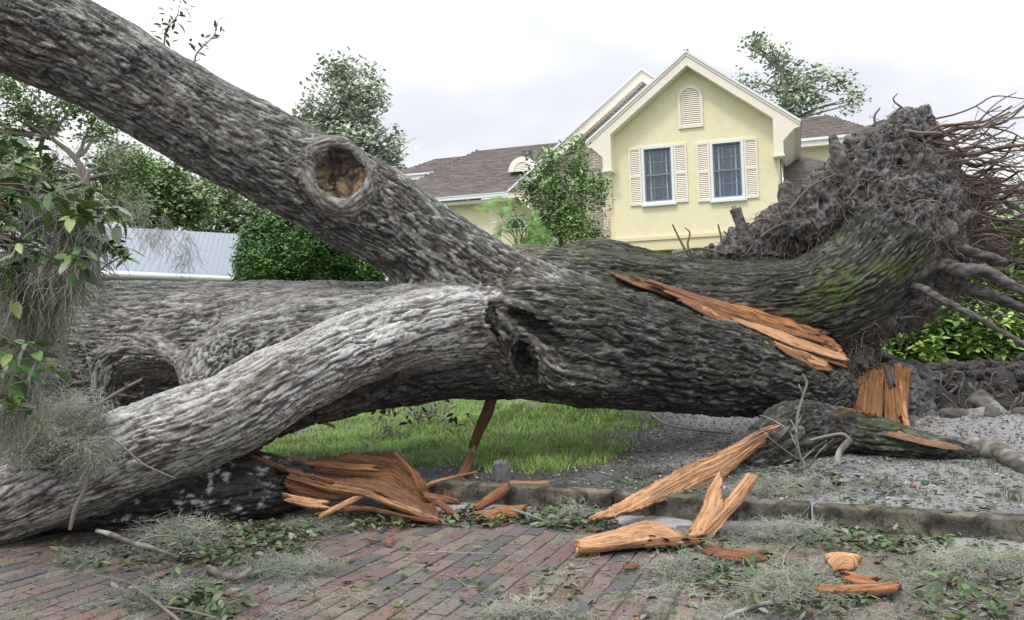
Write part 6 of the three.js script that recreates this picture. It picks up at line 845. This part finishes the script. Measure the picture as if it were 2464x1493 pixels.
{ // dead leafy branch on the grass
  const b = onGround(990, 1080, 0), t = thing('dead_branch', 'withered leafy branch lying on the grass under the trunk', 'branch', b), list = [];
  const put = (x, y, h) => onGround(x, y, 0).setY(0).add(V(0, 0.13 + h, 0)).sub(b);
  for (const s of [[[880, 1085, 0.02], [940, 1060, 0.1], [1000, 1020, 0.2], [1080, 1000, 0.2], [1110, 985, 0.22]], [[940, 1062, 0.1], [930, 1020, 0.2], [925, 1000, 0.26]], [[1000, 1030, 0.15], [1050, 1020, 0.15], [1110, 1030, 0.1]]]) { const P = s.map((p) => put(...p)); part('twig', tube(P, P.map((_, i) => 0.008 - i * 0.0014), 5, 4), TWIGD, t); for (let k = 0; k < 75; k++) { const q = pick(P).clone().lerp(pick(P), 0.3 * rnd()).add(V(rr(-0.13, 0.13), rr(-0.1, 0.1), rr(-0.1, 0.1))); list.push({ m: pose(q, quat(rr(-1, 1), rr(0, 6.28), rr(-1, 1)), rr(0.7, 1.3)), c: pick([col(0.035, 0.04, 0.025), col(0.05, 0.035, 0.03), col(0.06, 0.075, 0.04)]) }); } }
  copies('leaves', leafBlade(0.08, 0.035), WHITE_LEAF, list, t);
}
{ // fallen leaves
  const geos = [0, 1, 2].map((i) => leafBlade(0.058, 0.023 + 0.003 * i, 0.15 + 0.15 * i, -0.1 + 0.15 * i)), cols = [[0.05, 0.09, 0.025], [0.07, 0.12, 0.035], [0.03, 0.06, 0.016], [0.03, 0.065, 0.02], [0.14, 0.165, 0.1], [0.16, 0.175, 0.12], [0.12, 0.09, 0.05], [0.07, 0.045, 0.028], [0.1, 0.15, 0.045]], lists = [[], [], []];
  const zones = [[560, 1330, 190, 40, 520, 0.09], [640, 1300, 150, 30, 330, 0.07], [300, 1340, 200, 40, 200, 0.04], [420, 1440, 150, 50, 150, 0.05], [500, 1470, 110, 30, 150, 0.07], [860, 1265, 150, 18, 260, 0.05], [1130, 1256, 160, 16, 220, 0.04], [1340, 1250, 90, 24, 200, 0.06], [1420, 1230, 70, 22, 150, 0.06], [1650, 1320, 100, 24, 130, 0.05], [1800, 1390, 120, 50, 260, 0.06], [1950, 1450, 160, 45, 200, 0.05], [2100, 1310, 180, 26, 300, 0.05], [2300, 1350, 180, 50, 230, 0.05], [2350, 1450, 160, 60, 210, 0.05], [1920, 1160, 120, 36, 200, 0.04], [1700, 1170, 260, 40, 120, 0.01], [2250, 1180, 240, 60, 120, 0.01], [1000, 1390, 420, 80, 60, 0.004], [1500, 1420, 300, 70, 60, 0.004], [1150, 1200, 100, 20, 70, 0.02], [2080, 1250, 60, 40, 60, 0.04], [400, 690, 0, 0, 0, 0]];
  for (const [x, y, rx, ry, n, h] of zones) for (let k = 0; k < n; k++) { const a = rr(0, 6.28), r = Math.sqrt(rnd()), p = onGround(x + rx * r * Math.cos(a), y + ry * r * Math.sin(a), 0); p.y = (kerbDist(p.x, p.z) > 0 ? vergeHeight(p.x, p.z) : 0) + 0.006 + h * Math.pow(rnd(), 2); const t = rr(0.7, 1.25), c = pick(cols); lists[k % 3].push({ m: pose(p, quat(rr(-0.6, 0.5) * (h > 0.03 ? 1 : 0.4), rr(0, 6.28), rr(-0.6, 0.6)), rr(0.6, 1.2)), c: col(c[0] * t, c[1] * t, c[2] * t) }); }
  const fl = stuffOf('fallen_leaves', 'green and brown oak leaves scattered over bricks, kerb and verge', 'leaves'); geos.forEach((g, i) => copies('leaves', g, WHITE_LEAF, lists[i], fl));
}
{ // fine litter: thin moss threads, chips of bark and dead leaf
  const chip = leafLow(0.022, 0.012), list = [], wis = [[], [], []];
  for (let k = 0; k < 26000; k++) { const a = rr(-2.2, 4.2), t = KERB_W + Math.pow(rnd(), 0.8) * 3.4, x = kerbA.x + kd.x * a + kn.x * t, z = kerbA.z + kd.z * a + kn.z * t; if (rnd() < lawnPx(x, z) * 0.85) continue; const b = rnd(), v = b < 0.66 ? rr(0.012, 0.055) : b < 0.85 ? rr(0.1, 0.2) : rr(0.25, 0.4); list.push({ m: pose(V(x, vergeHeight(x, z) + 0.004, z), quat(rr(-0.5, 0.5), rr(0, 6.28), rr(-0.5, 0.5)), rr(0.5, 1.6)), c: col(v * 1.03, v * 0.97, v * 0.9) }); }
  for (let k = 0; k < 2600; k++) { const p = onGround(rr(-50, 2500), lerp(1262, 1520, rnd()), 0); if (kerbDist(p.x, p.z) > -0.02) continue; const b = rnd(), v = rr(0.04, 0.16); list.push({ m: pose(V(p.x, 0.005, p.z), quat(rr(-0.4, 0.4), rr(0, 6.28), rr(-0.4, 0.4)), rr(0.4, 1.3)), c: b < 0.3 ? col(0.3 * rr(0.6, 1), 0.14, 0.06) : col(v * 1.1, v, v * 0.75) }); }
  tag(copies('ground_litter', chip, WHITE_LEAF, list, scene), 'fine chips of bark and dead leaf on the sandy verge and bricks', 'litter');
  for (let k = 0; k < 1300; k++) { const right = rnd() < 0.62, x = right ? rr(1560, 2480) : rr(-40, 1700), y = lerp(1268, 1510, rnd()), p = onGround(x, y, 0); if (kerbDist(p.x, p.z) > -0.03) continue; const dens = right ? 0.95 : 0.3 + 0.6 * (x < 800 ? 1 : 0); if (rnd() > dens * (0.5 + fbm(p.x * 1.7, 1, p.z * 1.7, 2))) continue; wis[k % 3].push({ m: pose(V(p.x, 0.012, p.z), quat(rr(-0.2, 0.2), rr(0, 6.28), rr(-0.2, 0.2)), V(1, 0.6, 1).multiplyScalar(rr(0.5, 1.1))), c: mcol() }); }
  for (let k = 0; k < 260; k++) { const p = onGround(rr(1300, 2460), rr(1090, 1215), 0); if (kerbDist(p.x, p.z) < KERB_W) continue; wis[k % 3].push({ m: pose(V(p.x, vergeHeight(p.x, p.z) + 0.01, p.z), quat(0, rr(0, 6.28), 0), V(1, 0.5, 1).multiplyScalar(rr(0.4, 0.9))), c: mcol(0.95) }); }
  const ml = stuffOf('moss_litter', 'loose grey moss threads strewn thinly over the road and verge', 'moss'); wis.forEach((l, i) => copies('threads', mossMat[i], MOSS, l, ml));
}
{ // grass of the lawn and weeds in the joints
  const blade = (l, w, lean, a) => { const g = new THREE.BufferGeometry(), x = Math.cos(a), z = Math.sin(a); g.setAttribute('position', new THREE.Float32BufferAttribute([-w * z, 0, w * x, w * z, 0, -w * x, x * lean * 0.35 - w * 0.7 * z, l * 0.6, z * lean * 0.35 + w * 0.7 * x, x * lean * 0.35 + w * 0.7 * z, l * 0.6, z * lean * 0.35 - w * 0.7 * x, x * lean, l, z * lean], 3)); g.setIndex([0, 1, 2, 1, 3, 2, 2, 3, 4]); g.computeVertexNormals(); return g; };
  const tuft = (n, l, R) => { const gs = []; for (let i = 0; i < n; i++) gs.push(blade(l * rr(0.5, 1.2), 0.0028, l * rr(0.3, 1.2), rr(0, 6.28)).translate(rr(-R, R), 0, rr(-R, R))); return merge(gs); };
  const gm = new THREE.MeshPhysicalMaterial({ color: col(1, 1, 1), roughness: 0.6, side: THREE.DoubleSide, transmission: 0.3, thickness: 0 }), tg = [0, 1, 2].map(() => tuft(14, 0.06, 0.05)), lists = [[], [], []];
  for (let k = 0; k < 52000; k++) { const a = rr(-6.5, 4.5), t = 0.2 + Math.pow(rnd(), 1.15) * 9, x = kerbA.x + kd.x * a + kn.x * t, z = kerbA.z + kd.z * a + kn.z * t, q = toPixel(ex.set(x, 0.13, z).clone()); if (q[0] < 480 || q[0] > 1800 || q[2] < 1) continue; const L = lawnPx(x, z), n = fbm(x * 2, 9, z * 2, 3); if (rnd() > L * (0.8 + 0.6 * n)) continue; const b = 0.85 + 0.6 * n + rr(-0.25, 0.25), c = pick([[0.17, 0.36, 0.045], [0.24, 0.43, 0.07], [0.32, 0.48, 0.12], [0.38, 0.4, 0.18]]); lists[k % 3].push({ m: pose(V(x, t < 7 ? vergeHeight(x, z) - 0.005 : 0.11, z), quat(0, rr(0, 6.28), 0), rr(0.6, 1.25)), c: col(c[0] * b, c[1] * b, c[2] * b) }); }
  const gr = stuffOf('grass', 'short green lawn grass seen under the trunk', 'grass'); lists.forEach((l, i) => copies('blades', tg[i], gm, l, gr));
  const weeds = []; for (let k = 0; k < 420; k++) { const p = onGround(rr(0, 2400), lerp(1300, 1500, rnd()), 0); if (kerbDist(p.x, p.z) > -0.3) continue; const c = pick([[0.09, 0.16, 0.03], [0.12, 0.19, 0.05]]); const n = 1 + Math.floor(rnd() * 3); for (let j = 0; j < n; j++) weeds.push({ m: pose(V(p.x + rr(-0.03, 0.03), -0.008, p.z + rr(-0.03, 0.03)), quat(0, rr(0, 6), 0), rr(0.25, 0.45)), c: col(...c) }); }
  tag(copies('weeds', tg[0], gm, weeds, scene), 'tiny weeds growing in the joints of the brick road', 'weeds');
  const vw = []; for (let k = 0; k < 90; k++) { const p = onGround(rr(1250, 2460), rr(1050, 1210), 0); if (kerbDist(p.x, p.z) < KERB_W) continue; vw.push({ m: pose(p, quat(0, rr(0, 6), 0), rr(0.5, 0.9)), c: col(0.08, 0.13, 0.03) }); } tag(copies('weeds', tg[1], gm, vw, scene), 'sparse weeds on the sandy verge', 'weeds');
}
renderer.render(scene, camera);
